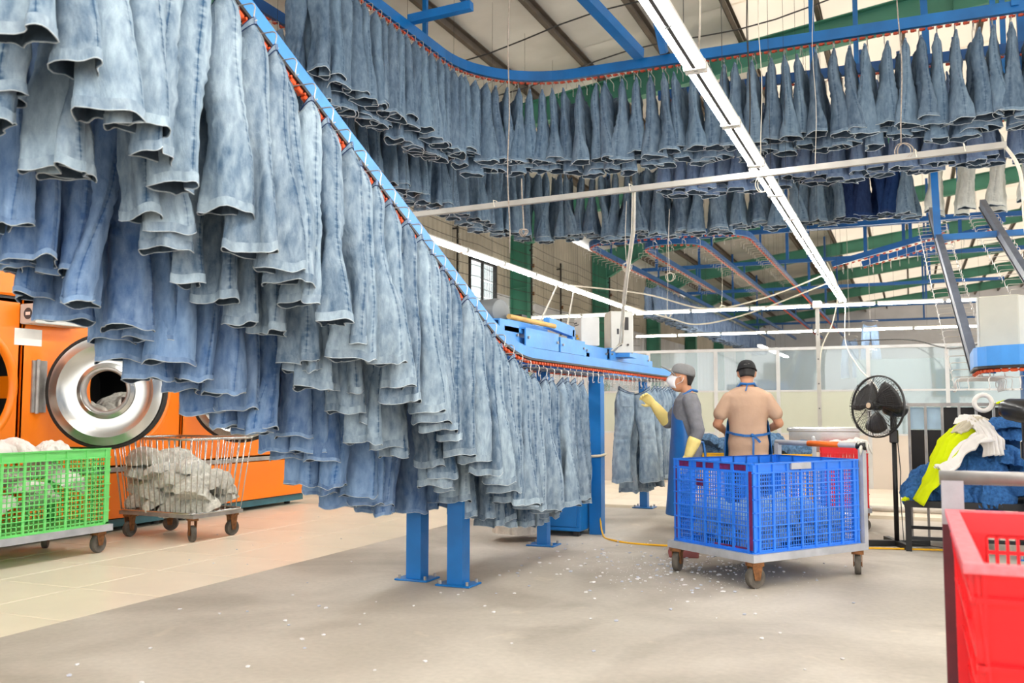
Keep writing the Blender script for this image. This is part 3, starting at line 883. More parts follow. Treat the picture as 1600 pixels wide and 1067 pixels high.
# posts and station frame of this conveyor
def post(x, y, top, w, parent, m='blue_steel', plate=True):
    o = MB().box((x-w/2, y-w/2, 0), (x+w/2, y+w/2, top)).build('post', m, parent, world=True)
    if plate:
        pl = MB().bevel_box((x-.14, y-.11, 0), (x+.14, y+.11, .014), .004).build('base_plate', m, parent, world=True)
        for dx in (-.11, .11):
            for dy in (-.08, .08): MB().cyl((x+dx, y+dy, .01), (x+dx, y+dy, .04), .012, 6).build('bolt', 'steel_dull', pl, world=False).location = (-parent.location[0], -parent.location[1], -parent.location[2])
post(-3.50, 6.33, 1.70, .125, cv); post(-3.11, 6.25, 1.70, .125, cv); post(-3.25, 8.35, 1.75, .10, cv); post(-3.03, 9.32, 1.70, .13, cv, plate=False); post(-3.25, 12.0, 1.7, .10, cv)
ch = MB(); 
for x in (-3.05, -3.45):
    ch.box((x-.03, 6.9, 1.80), (x+.03, 11.6, 1.90))
ch.build('station_beam', 'blue_light', cv, world=True)
for y in (6.95, 7.9, 8.9, 9.9, 10.9): MB().box((-3.5, y-.05, 1.79), (-2.98, y+.05, 1.86)).build('cross_beam', 'blue_light', cv, world=True)
def channel(x0, x1, y0, y1, z0, z1, name='channel', m='blue_light'):
    mb = MB(); t = .012
    mb.box((x1-t, y0, z0), (x1, y1, z1)); mb.box((x0, y0, z0), (x1-t, y1, z0+t)); mb.box((x0, y0, z1-t), (x1-t, y1, z1))
    o = mb.build(name, m, cv, world=True)
    for y in (y0+.05, y1-.05):
        b = MB().cyl((x1, y, (z0+z1)/2), (x1+.015, y, (z0+z1)/2), .012, 8).build('bolt', 'steel_dull', o, world=False); b.location = (-cv.location[0], -cv.location[1], -cv.location[2])
channel(-3.32, -3.0, 6.75, 7.15, 1.80, 2.02); channel(-3.25, -2.96, 7.2, 8.0, 1.82, 1.98); channel(-3.55, -3.3, 7.1, 8.6, 1.98, 2.10)
channel(-3.2, -2.96, 8.05, 8.75, 1.82, 1.96); channel(-3.25, -2.98, 8.8, 9.55, 1.82, 1.94); channel(-3.3, -2.96, 9.6, 11.2, 1.82, 1.95)
for i, (y, z) in enumerate(((7.45, 2.1), (8.35, 2.1))):
    MB().box((-3.2, y, z), (-3.1, y+.12, z+.02)).build('bracket', 'dark_metal', cv, world=True)
MB().bar((-3.1, 8.05, 2.10), (-3.1, 8.75, 2.06), .06, .10).build('tensioner_arm', 'blue_light', cv, world=True)
MB().box((-3.13, 8.70, 1.90), (-3.07, 8.78, 2.08)).build('bracket', 'blue_light', cv, world=True)
# support brackets that carry the sloping rails
for y in (1.2, 2.8, 4.4):
    z = zf0 + S_*(6.25-y) + .05 if y < 6.2 else ZF
    MB().bar((FX_-.02, y, z+.02), (RX_-.1, y, z+.02), .04, .05).build('rail_bracket', 'blue_steel', cv, world=True)
tag(MB().cyl((-3.02, 6.98, 2.055), (-2.92, 7.78, 2.035), .022, 12).build('wooden_stick', 'wood', None), 'pale wooden stick lying across the blue station beams', 'stick')
GRP_F = 'jeans hanging from the near sloping rail'
def wob(k): return random.uniform(-.22, .22)
for k, s in enumerate(slope_f):
    c = PA.at(s)
    hang(NEAR[(k*7+3) % 16], (c[0]+random.uniform(-.01,.01), c[1], c[2]-.045-.03-.115), wob(k) - .1, f'pale washed jeans on the near sloping rail, {ordw(k+1)} up from the level run', GRP_F, random.uniform(.95, 1.01), False)
for k, s in enumerate(flat_f):
    c = PA.at(s)
    hang(NEAR[(k*3+5) % 16], (c[0], c[1], c[2]-.19), wob(k) - .1, f'pale washed jeans on the level station rail, {ordw(k+1)} past the slope', 'jeans hanging from the level station rail', random.uniform(.97, 1.02), False)
for k, s in enumerate(far_f):
    c = PA.at(s)
    if k == 0: hang(FRONT[0], (c[0]+.02, c[1]-.05, c[2]-.19), .42, 'wide-leg jeans facing front, hung open beside the raised yellow glove', 'jeans beside the gloved worker', 1.0)
    else: hang(NEAR[k % 8], (c[0], c[1]+.1, c[2]-.19), .2+wob(k), f'washed blue jeans behind the front-facing pair, {ordw(k)} in line', 'jeans beside the gloved worker', 1.0, False)
for k, s in enumerate(rear_s):
    c = PA.at(s)
    hang(REAR[(k*5+2) % 8], (c[0], c[1], c[2]-.19), PI + wob(k)*1.3 + .1, f'mid-blue jeans on the rear sloping rail, {ordw(k+1)} up from the station', 'jeans hanging from the rear sloping rail', random.uniform(.97, 1.03)*(1.04 if k < 14 else .96 if k < 18 else 1.04), k % 2 == 1)

# upper conveyors
ZU = 5.42
p1 = [(-4.9, 2.0, ZU), (-4.9, 9.4, ZU)] + arc(-3.7, 9.4, 1.2, 180, 90, ZU)[1:] + [(7.0, 10.55, ZU)]
p1 = [(x, y, z) for x, y, z in p1]
p2 = [(-6.02, 4.0, ZU), (-6.02, 13.2, ZU)] + arc(-4.72, 13.2, 1.3, 180, 90, ZU)[1:] + [(7.0, 14.5, ZU)]
p3 = [(-2.95, 11.8, ZU), (7.0, 11.8, ZU)]
def row(path, s0, s1, sp):
    n = int((s1-s0)/sp); return [s0+k*sp for k in range(n)]
P1, P2, P3 = Path(p1), Path(p2), Path(p3)
h1 = row(P1, 4.75, P1.len-4.6, .172); h2 = row(P2, 3.6, P2.len-5.0, .20); h3 = row(P3, .1, 5.9, .20)
u1, _ = conveyor('upper_conveyor', p1, 'blue overhead rail turning the corner nearest under the roof, hung with jeans', (-4.9, 9.4, ZU), 'blue_steel', h=.12, link=LINKR, links=(5.0, P1.len-3), step=.085, hooks=h1, hook=HOOK_FAR)
u2, _ = conveyor('upper_conveyor', p2, 'blue overhead rail of the outer loop, behind the nearest corner rail', (-6.0, 13.2, ZU), 'blue_dark', h=.12, link=LINKR, links=(3.0, P2.len-3), step=.11, hooks=h2, hook=HOOK_FAR)
u3, _ = conveyor('upper_conveyor', p3, 'blue overhead rail crossing between the corner rail and the outer loop', (0, 11.8, ZU), 'blue_dark', h=.12, link=LINKR, step=.11, hooks=h3, hook=HOOK_FAR)
ncor1 = sum(1 for s in h1 if s < 7.4)
for k, s in enumerate(h1):
    c = P1.at(s); t = P1.tan(s); a = math.atan2(t[1], t[0]) - PI/2
    lab = f'grey-blue jeans on the nearest upper rail, {ordw(ncor1-k)} before its corner' if k < ncor1 else f'grey-blue jeans on the nearest upper rail, {ordw(k-ncor1+1)} past its corner'
    hang(UP1[(k*5+1) % 8], (c[0], c[1], c[2]-.205), a + random.uniform(-.2, .2), lab, 'jeans on the nearest upper rail', random.uniform(.95, 1.05), False)
ncor2 = sum(1 for s in h2 if s < 9.2)
for k, s in enumerate(h2):
    c = P2.at(s); t = P2.tan(s); a = math.atan2(t[1], t[0]) - PI/2
    x = c[0]
    if k < ncor2: lab = f'shaded jeans on the outer upper loop, {ordw(ncor2-k)} before its corner'
    else: lab = f'shaded jeans on the outer upper loop, {ordw(k-ncor2+1)} past its corner'
    st = UP2[(k*5+1) % 6]
    if k >= ncor2 and -.95 < x < -.15: st = NAVY[k % 2]; lab = lab.replace('shaded', 'dark navy')
    elif k >= ncor2 and x > .10:
        if k % 2: continue
        st = WHITE[k % 2]; lab = lab.replace('shaded', 'off-white')
    hang(st, (c[0], c[1], c[2]-.205), a + random.uniform(-.3, .3), lab, 'jeans on the outer upper loop', random.uniform(.95, 1.04), k % 2 == 1)
for k, s in enumerate(h3):
    c = P3.at(s); t = P3.tan(s); a = math.atan2(t[1], t[0]) - PI/2
    hang(UP3[(k*5+1) % 6], (c[0], c[1], c[2]-.205), a + random.uniform(-.3, .3), f'blue jeans on the middle crossing rail, {ordw(k+1)} from its free end', 'jeans on the middle crossing rail', random.uniform(.97, 1.05), k % 2 == 1)
# hangers from the roof
def hanger(parent, name, *bars, m='blue_steel'):
    mb = MB()
    for p, q, w in bars: mb.bar(p, q, w, w)
    return mb.build(name, m, parent, world=True)
hanger(u1, 'roof_hanger', ((-4.25, 8.6, ZU+.2), (-4.25, 8.6, rz(-4.25)-.1), .06), ((-4.9, 8.6, ZU+.1), (-4.15, 8.6, ZU+.13), .09))
hanger(u1, 'roof_hanger', ((-3.25, 8.5, ZU+.42), (-3.25, 8.5, rz(-3.2)), .07))
hanger(u1, 'roof_hanger', ((-3.25, 8.3, ZU+.42), (-2.85, 10.5, ZU+.08), .12))
hanger(u1, 'roof_hanger', ((-2.55, 10.5, ZU+.05), (-2.75, 9.3, rz(-2.7)-.1), .08))
for i, x in enumerate((1.1, 3.4)):
    hanger(u1, 'roof_hanger', ((x, 10.55, ZU), (x, 10.55, rz(x)), .07))
for x in (-.6, 1.35, 3.4): hanger(u2, 'roof_hanger', ((x, 14.5, ZU), (x, 14.5, rz(x)), .07))
for y in (5.5, 8.0, 11.0): hanger(u2, 'roof_hanger', ((-6.02, y, ZU), (-6.02, y, rz(-6)), .06))
for x in (-1.0, 1.0): hanger(u3, 'roof_hanger', ((x, 11.8, ZU), (x, 11.8, rz(x)), .06))

# far empty loops running back under the roof
ZL = 4.62
def loop(xl, xr, yn, yf, r):
    return [(xl, yf, ZL), (xl, yn+r, ZL)] + arc(xl+r, yn+r, r, 180, 270, ZL, 9)[1:] + arc(xr-r, yn+r, r, 270, 360, ZL, 9) + [(xr, yf, ZL)]
lo = loop(-5.95, -2.75, 17.3, 46, .8); li = loop(-4.95, -3.75, 18.1, 46, .55)
Lo, Li = Path(lo), Path(li)
s_arm = lambda P, a, b, sp: [float(s) for s in np.arange(a, b, sp)]
l1, _ = conveyor('far_conveyor', lo, 'empty blue and orange overhead loop, the wider of the two far loops', (-4.3, 17.3, ZL), 'blue_dark', w=.06, h=.10, link=LINKR, links=(20, 56), step=.13,
                 hooks=[46-(22.9+k*.225) for k in range(84)] + s_arm(Lo, 24.0, 38.5, .28), hook=HOOK_FAR, chain_mat='rust_chain')
l2, _ = conveyor('far_conveyor', li, 'empty blue and orange overhead loop, the narrower inner far loop', (-4.3, 18.1, ZL), 'blue_dark', w=.06, h=.10, link=LINKR, links=(20, 56), step=.13,
                 hooks=s_arm(Li, 20.5, 37.5, .28), hook=HOOK_FAR, chain_mat='rust_chain')
for y in (19.4, 23.6, 29.0, 35.0, 41.0):
    hanger(l1, 'cross_beam', ((-6.4, y, ZL+.30), (2.5, y, ZL+.30), .09), m='blue_dark')
    for x in (-6.0, -2.7, .6): hanger(l1, 'roof_hanger', ((x, y, ZL+.3), (x, y, rz(x)-.2), .07), m='blue_dark')
    for x in (-5.95, -4.95, -3.75, -2.75): hanger(l1, 'drop_bracket', ((x, y, ZL), (x, y, ZL+.3), .04), m='blue_dark')
for k in range(84):
    y = 22.9 + k*.225
    hang(FAR[k % 3], (-5.95, y, ZL-.20), PI/2*0 + random.uniform(-.5, .5), f'washed jeans in the long far row by the wall, {ordw(k+1)} from its near end', 'far hanging jeans row by the wall', random.uniform(.95, 1.05), k % 2 == 1)

# right-hand sloping conveyor and its level station
q1 = [(.50, 8.0, 1.66), (.52, 8.9, 1.66), (.48, 9.8, 2.12), (.33, 13.0, 3.76), (.33, 13.3, 3.90)]
q2 = [(1.35, 8.0, 1.66), (1.30, 8.9, 1.66), (1.24, 9.8, 2.12), (.95, 13.0, 3.80), (.93, 13.3, 3.95)]
q0 = list(reversed(q2)) ; qa = arc(.925, 8.0, .425, 0, -180, 1.66, 12)
qq = q0 + qa[1:] + q1[1:]
PQ = Path(qq)
rc, _ = conveyor('overhead_conveyor', qq, 'empty sloping conveyor with a level blue station, grey control box on top', (.9, 8.6, 0), 'grey_channel', w=.07, h=.10, link=LINK, links=(4.9, 9.2), step=.066,
                 hooks=s_arm(PQ, .1, PQ.len, .15), hook=HOOK, lower='dark_metal')
sweep([(x, y, z+.03) for x, y, z in [(1.30, 8.85, 1.66), (1.35, 8.0, 1.66)] + qa + [(.5, 8.0, 1.66), (.52, 8.85, 1.66)]], .085, .145).build('station_beam', 'blue_light', rc, world=True)
MB().box((.55, 8.25, 1.70), (1.3, 8.95, 1.77)).build('station_plate', 'blue_light', rc, world=True)
MB().box((.56, 8.92, 1.60), (.68, 9.0, 2.18)).build('station_upright', 'blue_steel', rc, world=True)
MB().box((.98, 8.86, 1.72), (1.06, 8.94, 2.45)).build('station_upright', 'blue_steel', rc, world=True)
MB().box((.56, 8.90, 2.12), (1.06, 8.98, 2.20)).build('cross_beam', 'blue_steel', rc, world=True)
post(.86, 8.1, 1.72, .13, rc); post(.95, 9.2, 1.72, .12, rc)
for (xa, xb, y) in ((.42, .94, 12.2),):
    hanger(rc, 'frame_tie', ((.36, y, 3.35), (1.9, y, 3.35), .07))
    hanger(rc, 'roof_hanger', ((.36, y, 3.35), (.24, y, rz(.3)), .08)); hanger(rc, 'roof_hanger', ((1.35, y, 3.35), (1.3, y, rz(1.3)), .08))
# inclined feeder rails behind it
for k, (a, b) in enumerate((((-1.27, 18, 3.96), (.42, 18, 4.38)), ((-.77, 18.6, 4.02), (1.34, 18.6, 4.55)))):
    f, _ = conveyor('feeder_rail', [a, b, (b[0]+.25, b[1]-.5, b[2]+.05)], ['slanting dark blue rail with orange chain behind the sloping conveyor, the upper', 'slanting dark blue rail with orange chain behind the sloping conveyor, the lower'][k], a, 'blue_dark', h=.10, link=LINKR, step=.11, hooks=[.2+i*.16 for i in range(11)], hook=HOOK_FAR)
    for t in (.35, .8):
        x = a[0]+(b[0]-a[0])*t; z = a[2]+(b[2]-a[2])*t
        hanger(f, 'roof_hanger', ((x, a[1], z), (x, a[1], rz(x)), .06), m='blue_dark')
cb = tag(MB().bar((-1.6, 16.6, 4.42), (1.15, 16.6, 4.42), .08, .08).build('hanging_beam', 'blue_dark'), 'dark blue horizontal beam hung from the roof above the slanting rails', 'beam')
# two pairs hanging alone at the far back
for k, (x, z, y) in enumerate(((-1.52, 3.25, 27.5), (-.95, 3.6, 26.9))):
    tag(MB().tube([(x-.2, y, z+.02), (x-.2, y, z+.06), (x, y, z+.08), (x, y, rz(x)-.03), (x, y, z+.08), (x+.2, y, z+.06), (x+.2, y, z+.02)], .006, 5).build('wire_hanger', 'wire'), ['wire hanger holding the darker lone jeans', 'wire hanger holding the pale lone jeans'][k], 'hanger')
    hang(UP3[k], (x, y, z), .3*k, ['darker lone jeans hanging above the partition, lower of two', 'pale lone jeans hanging above the partition, higher of two'][k], 'lone jeans above the partition', 1.0)
# ------------------------------------------------------------------ cloth heaps
import bmesh
def crumple(seed, m, sub=4, sq=(1, .8, .55), amp=.30, fr=1.5):
    """a thrown-down piece of cloth: domed sheet with warped overlapping folds, edges tucked under"""
    n = 52; g = np.linspace(-1, 1, n); U, V_ = np.meshgrid(g, g, indexing='ij')
    # square to disc
    X = U*np.sqrt(1-V_**2/2); Y = V_*np.sqrt(1-U**2/2); r = np.sqrt(X**2+Y**2)
    q = np.stack([X, Y, 0*X], -1)*fr + seed*5.3
    wx, wy = vnoise(q*1.3+3), vnoise(q*1.3+41)
    q2 = q + np.stack([wx, wy, 0*wx], -1)*.9
    a = amp/.30
    rs = lambda P_: 1-2*np.sqrt(vnoise(P_)**2+.012)
    f1 = rs(q2*1.15); f2 = rs(q2*2.2+9) + .4*rs(q2*4.1+3); f3 = rs(q2*6.0+19)
    Z = 1.05*np.sqrt(np.maximum(0, 1-r**2*.98)) + a*(.20*f1 + .12*f2 + .035*f3)*(1-.5*r**4)
    k = 1 + a*(.16*vnoise(q*1.7+7) + .12*f2*r)
    Xo = X*k + a*.22*wx*(1-r**2*.5); Yo = Y*k + a*.22*wy*(1-r**2*.5)
    Z = np.where(r > .97, Z-.35, Z)
    mb = MB(); P = np.stack([Xo*sq[0], Yo*sq[1], (Z-.45)*sq[2]], -1); mb.grid(P.tolist())
    b = [P[0, j] for j in range(n)] + [P[i, n-1] for i in range(1, n)] + [P[n-1, j] for j in range(n-2, -1, -1)] + [P[i, 0] for i in range(n-2, 0, -1)]
    o = len(mb.v); mb.v += [tuple(x) for x in b]; mb.v.append((0, 0, -.55*sq[2]))
    for i in range(len(b)): mb.f.append((o+i, o+(i+1) % len(b), o+len(b))); mb.mi.append(0)
    return mb.mesh('garment', m, True)
CR = {m: [crumple(i+1+7*j, m) for i in range(4)] for j, m in enumerate(('cloth_grey', 'cloth_white', 'cloth_blue', 'cloth_denim', 'cloth_pale'))}
def heap(name, m, pts, r, label, group, cat='garment', rsc=(.8, 1.2)):
    for k, p in enumerate(pts):
        o = inst(name, CR[m][k % 4], None, p, (random.uniform(-.5, .5), random.uniform(-.5, .5), random.uniform(0, 6.28)))
        s = r*random.uniform(*rsc); o.scale = (s, s, s)
        tag(o, label(k, p) if callable(label) else label, cat, group)
def drape(name, m, P, label, cat='garment', fold=.02, nf=5, seed=0, thick=.006, width=.3):
    """cloth strip lying along polyline P (list of points), folds across its width"""
    pa = Path(P); rows = 34; cols = 26; G = []
    for i in range(rows):
        c = pa.at(pa.len*i/(rows-1)); t = Vector(pa.tan(pa.len*i/(rows-1))); side = t.cross(Vector((0, 0, 1)))
        side = side.normalized() if side.length > .05 else Vector((1, 0, 0)); nrm = side.cross(t).normalized()
        w = width*(1 + .18*vnoise(np.array([[i*.21, seed, 3.]]))[0]); r_ = []
        for j in range(cols):
            a = j/(cols-1)-.5
            n_ = vnoise(np.array([[i*.16+seed*3, j*.33, 5.]]))[0]
            h = fold*math.sin(a*2*PI*nf + 1.5*math.sin(i*.16+seed) + n_*1.5) + fold*.8*n_ - 1.5*width*a*a*.5
            r_.append(Vector(c) + side*(a*w) + nrm*h)
        G.append(r_)
    mb = MB(); mb.grid(G)
    o = mb.build(name, m, None, smooth=True)
    sol = o.modifiers.new('thickness', 'SOLIDIFY'); sol.thickness = thick; sol.offset = 0
    return tag(o, label, cat)

# ------------------------------------------------------------------ carts and baskets
def caster(parent, x, y, zt, r=.075, rot=0., rusty=True):
    t = bpy.data.objects.new('caster', None); COL.objects.link(t); t.parent = parent; t.location = (x, y, 0); t.rotation_euler = (0, 0, rot)
    MB().lathe((0, -.02, r), (0, 1, 0), ((.02, 0), (r*.55, .0), (r*.62, -.004), (r*.93, -.004), (r, .006), (r, .034), (r*.93, .044), (r*.62, .044), (r*.55, .04), (.02, .04)), 22).build('wheel', 'rubber', t, auto=35)
    MB().cyl((0, -.032, r), (0, .032, r), .016, 10).build('axle', 'rust' if rusty else 'steel_dull', t)
    mb = MB()
    for y_ in (-.034, .028):
        mb.add([(-.022, y_, r-.02), (.022, y_, r-.02), (.045, y_, zt-.03), (-.045, y_, zt-.03), (-.022, y_+.006, r-.02), (.022, y_+.006, r-.02), (.045, y_+.006, zt-.03), (-.045, y_+.006, zt-.03)],
               [(3,2,1,0),(4,5,6,7),(0,1,5,4),(1,2,6,5),(2,3,7,6),(3,0,4,7)])
    mb.box((-.05, -.045, zt-.03), (.05, .045, zt))
    mb.build('fork', 'rust' if rusty else 'steel_dull', t)
    return t
def side_panel(p0, p1, z0, z1, out, cols, rows, band=.13, rib=.018, bars=4, sub=2, post=.05, taper=0., slim=.0045):
    """moulded crate side from p0 to p1 (xy), out = outward xy normal"""
    p0 = Vector((p0[0], p0[1])); p1 = Vector((p1[0], p1[1])); d = (p1-p0); Ln = d.length; d = d/Ln; o = Vector((out[0], out[1])); H = z1-z0
    mb = MB()
    def q(x, y, z):
        b = p0 + d*x + o*(y - taper*(z1-z)); return (b.x, b.y, z)
    def blk(x0, x1, y0, y1, za, zb):
        mb.add([q(x0,y0,za), q(x1,y0,za), q(x1,y1,za), q(x0,y1,za), q(x0,y0,zb), q(x1,y0,zb), q(x1,y1,zb), q(x0,y1,zb)],
               [(3,2,1,0),(4,5,6,7),(0,1,5,4),(1,2,6,5),(2,3,7,6),(3,0,4,7)])
    zb = z1 - band*H
    blk(0, Ln, -.004, .002, zb, z1); blk(0, Ln, -.004, rib, z1-.012, z1); blk(0, Ln, -.004, rib, zb-.006, zb+.004)
    blk(0, post, -.004, .002, z0, zb); blk(Ln-post, Ln, -.004, .002, z0, zb); blk(0, Ln, -.004, .002, z0, z0+.02)
    cw = (Ln-2*post)/cols
    for c in range(cols+1):
        x = post + c*cw; blk(max(0, x-.011), min(Ln, x+.011), -.004, rib*.7, z0, z1)
    hh = (zb-z0)/rows
    for r in range(rows):
        blk(0, Ln, -.004, rib, z0+r*hh-.004, z0+r*hh+.004)
        for k in range(1, sub+1):
            z = z0 + (r+k/(sub+1))*hh; blk(post, Ln-post, -.003, .0015, z-slim, z+slim)
    for c in range(cols):
        for b in range(1, bars+1):
            x = post + c*cw + .011 + (cw-.022)*b/(bars+1); blk(x-slim, x+slim, -.003, .0015, z0, zb)
    return mb
def basket(parent, Lx, Ly, z0, z1, m, cx, cy, rows, name='side_panel', ox=0, oy=0, **kw):
    a, b = Lx/2, Ly/2
    for p0, p1, out, c in (((-a,-b),(a,-b),(0,-1),cx), ((a,b),(-a,b),(0,1),cx), ((-a,b),(-a,-b),(-1,0),cy), ((a,-b),(a,b),(1,0),cy)):
        p0 = (p0[0]+ox, p0[1]+oy); p1 = (p1[0]+ox, p1[1]+oy)
        side_panel(p0, p1, z0, z1, out, c, rows, **kw).build(name, m, parent)
    mb = MB(); mb.box((-a+ox, -b+oy, z0-.004), (a+ox, b+oy, z0+.006)); mb.build('basket_floor', m, parent)
def frame_base(parent, Lx, Ly, z, m, h=.05):
    mb = MB(); a, b = Lx/2, Ly/2
    mb.box((-a, -b, z-h), (a, -b+.04, z)); mb.box((-a, b-.04, z-h), (a, b, z)); mb.box((-a, -b+.04, z-h), (-a+.04, b-.04, z)); mb.box((a-.04, -b+.04, z-h), (a, b-.04, z))
    for t in (-.25, .25): mb.box((a*2*t-.02, -b+.04, z-h), (a*2*t+.02, b-.04, z-.01))
    return mb.build('cart_frame', m, parent)

# blue basket cart
bl = thing('basket_cart', (-1.085, 7.67, 0), 'blue plastic basket on a grey wheeled frame with purple paint marks', 'cart', rz=math.atan2(.93, .67))
Lx, Ly = 1.14, .86
frame_base(bl, Lx+.10, Ly+.08, .245, 'cart_grey', .055)
basket(bl, Lx, Ly, .25, .90, 'blue_plastic', 7, 5, 6, band=.11, rib=.016, slim=.003)
for sx in (-1, 1):
    for sy in (-1, 1): MB().cbox((sx*(Lx/2-.005), sy*(Ly/2-.005), .575), (.022, .022, .65)).build('corner_post', 'blue_plastic', bl)
MB().box((-.19, -Ly/2-.02, .845), (.02, -Ly/2-.004, .893)).build('name_plate', 'cart_grey', bl)
def paint(*bx):
    mb = MB()
    for b in bx: mb.box(*b)
    return mb.build('paint_mark', 'purple_paint', bl)
xs = -Lx/2
paint(((xs-.0185, -Ly/2-.002, .27), (xs-.017, -Ly/2+.030, .84))); paint(((xs-.004, Ly/2-.035, .27), (xs-.0025, Ly/2-.004, .84)))
for y0, y1 in ((.26, .40), (.10, .17), (-.02, .09), (-.20, -.09), (-.36, -.24)): paint(((xs-.0045, y0, .842), (xs-.0025, y1, .884)))
paint(((xs-.0045, .085, .70), (xs-.002, .17, .75)))
paint(((xs-.004, -.38, .272), (xs-.0025, -.02, .285)))
for sx in (-1, 1):
    for sy in (-1, 1): caster(bl, sx*(Lx/2-.01), sy*(Ly/2-.01), .19, .08, random.uniform(-.6, .6) + (.9 if sx*sy < 0 else .2))
xh = Lx/2+.05
for sy in (-1, 1): MB().box((xh-.022, sy*(Ly/2+.01)-.022, .19), (xh+.022, sy*(Ly/2+.01)+.022, 1.0)).build('handle_post', 'cart_grey', bl)
hd = MB().cyl((xh, -Ly/2-.03, 1.005), (xh, Ly/2+.03, 1.005), .022, 14).build('handle', 'cart_grey', bl, smooth=True)
MB().cyl((xh, -.22, 1.005), (xh, .10, 1.005), .0245, 14).build('orange_wrap', 'orange_dark', hd, smooth=True)
mb = MB(); rr = random.Random(3)
for k in range(9):
    a = rr.uniform(0, 6.28); y = -Ly/2 - rr.uniform(-.02, .04)
    mb.tube([(xh+.02*math.cos(a), y, 1.0), (xh+.05*math.cos(a), y-.01, .99+.05*math.sin(a)), (xh+.07*math.cos(a), y-.02, .93+.03*rr.random())], [.014, .012, .004], 6)
mb.build('tied_rag', 'cloth_grey', hd, smooth=True)
MB().cyl((xh, -Ly/2-.05, 1.0), (xh, -Ly/2+.03, 1.0), .03, 12).build('grip', 'black', hd, smooth=True)
def tolocal(o, p):
    c, s = math.cos(o.rotation_euler.z), math.sin(o.rotation_euler.z)
    return (o.location.x + c*p[0] - s*p[1], o.location.y + s*p[0] + c*p[1], o.location.z + p[2])
for k in range(24):
    p = tolocal(bl, (-.36+.24*(k % 4), -.23+.23*(k % 12//4), .33 + .03*((k*7) % 3) + .12*(k//12)))
    o = inst('folded_garment', CR['cloth_pale'][k % 4], None, p, (0, 0, k*1.3), (.155, .155, .20))
    tag(o, f'pale denim garment in the blue basket, {("lower", "upper")[k//12]} layer, {("front", "middle", "back")[k % 12//4]} line, {ordw(k % 4+1)} from the painted end', 'garment', 'garments inside the blue basket')

# green basket cart
gr = thing('basket_cart', (-7.12, 5.42, 0), 'light green plastic basket cart heaped with white cloth beside the orange dryer', 'cart', rz=PI/2)
Lx, Ly = 2.0, .72
frame_base(gr, Lx+.06, Ly+.06, .25, 'cart_grey', .06)
basket(gr, Lx, Ly, .25, .94, 'green_plastic', 9, 4, 5, band=.12, rib=.014, bars=3)
for sx in (-1, 1):
    for sy in (-1, 1): caster(gr, sx*(Lx/2-.08), sy*(Ly/2-.03), .19, .085, .4*sx+sy*.3)
pts = [(-7.12+random.uniform(-.10, .10), 4.66+.128*k, .46+.36*((k*5) % 7)/7) for k in range(13)]
heap('white_cloth', 'cloth_white', pts, .17, lambda k, p: f'crumpled white cloth behind the green lattice, {ordw(13-k)} from the wire trolley end', 'white cloths in the green basket', 'cloth')
for k, (x, y, z) in enumerate(((-7.05, 4.75, .95), (-7.2, 5.2, .97), (-7.02, 5.38, .95), (-7.16, 5.75, .96), (-7.05, 6.05, .93))):
    o = inst('white_cloth', CR['cloth_white'][k % 4], None, (x, y, z), (0, .1, k*2.1), (.22, .20, .19))
    tag(o, f'crumpled white cloth on top of the green basket heap, {ordw(k+1)} towards the wire trolley', 'cloth', 'white cloths on the green basket')

# wire cage trolley
ca = thing('wire_trolley', (-6.90, 7.50, 0), 'steel wire cage trolley full of grey-white garments', 'trolley', rz=-.06)
Lx, Ly, zb, zt = 1.02, .68, .275, 1.0
mb = MB(); mb.box((-Lx/2, -Ly/2, zb-.045), (Lx/2, Ly/2, zb-.01)); mb.build('trolley_base', 'steel_dull', ca)
def cage_pt(u, f):   # u around perimeter in [0,4), f height 0..1
    e = .075*f; a, b = Lx/2+e, Ly/2+e; k = int(u) % 4; t = u-int(u)
    c = [(-a,-b),(a,-b),(a,b),(-a,b)]; p, q = c[k], c[(k+1) % 4]
    return (p[0]+(q[0]-p[0])*t, p[1]+(q[1]-p[1])*t, zb + (zt-zb)*f)
for f, r in ((1.0, .013), (.0, .011)):
    pts = []
    for k in range(4):
        for t in (.06, .3, .5, .7, .94): pts.append(cage_pt(k+t, f))
    MB().tube(pts, r, 8, closed=True).build('rim', 'steel', ca, smooth=True)
counts = (15, 9, 15, 9)
for k in range(4):
    for i in range(counts[k]):
        u = k + (i+.5)/counts[k]
        MB().cyl(cage_pt(u, 0), cage_pt(u, 1), .0055, 6).build('cage_wire', 'steel', ca, smooth=True)
for sx in (-1, 1):
    for sy in (-1, 1): caster(ca, sx*(Lx/2-.08), sy*(Ly/2-.07), .235, .08, sx*.5+sy)
pts = []
for z in (.36, .48, .60, .70):
    for i in range(4 if z < .65 else 2):
        for j in range(2):
            pts.append((-6.90 - .36 + .24*i + random.uniform(-.04, .04) , 7.5-.17+.34*j + random.uniform(-.03, .03), z + random.uniform(-.03, .03) + (.05 if i == 0 else 0)))
heap('bagged_garment', 'cloth_grey', pts, .17, lambda k, p: f'crumpled grey-white garment in the wire trolley, layer {("one", "two", "three", "four")[min(k//8, 3)]} up, {("front", "back")[k % 2]} side, {ordw((k % 8)//2+1)} from the dryer', 'garments in the wire cage trolley', 'garment', (.9, 1.15))
for k, (x, y, z) in enumerate(((-7.22, 7.3, .82), (-7.12, 7.6, .80), (-6.68, 7.4, .72))):
    o = inst('bagged_garment', CR['cloth_grey'][k], None, (x, y, z), (.2, 0, k), (.2, .18, .2))
    tag(o, ['grey-white garment at the tall end of the wire trolley heap', 'grey-white garment behind the tall end of the wire trolley heap', 'grey-white garment on the low middle of the wire trolley heap'][k], 'garment', 'garments on top of the wire trolley heap')

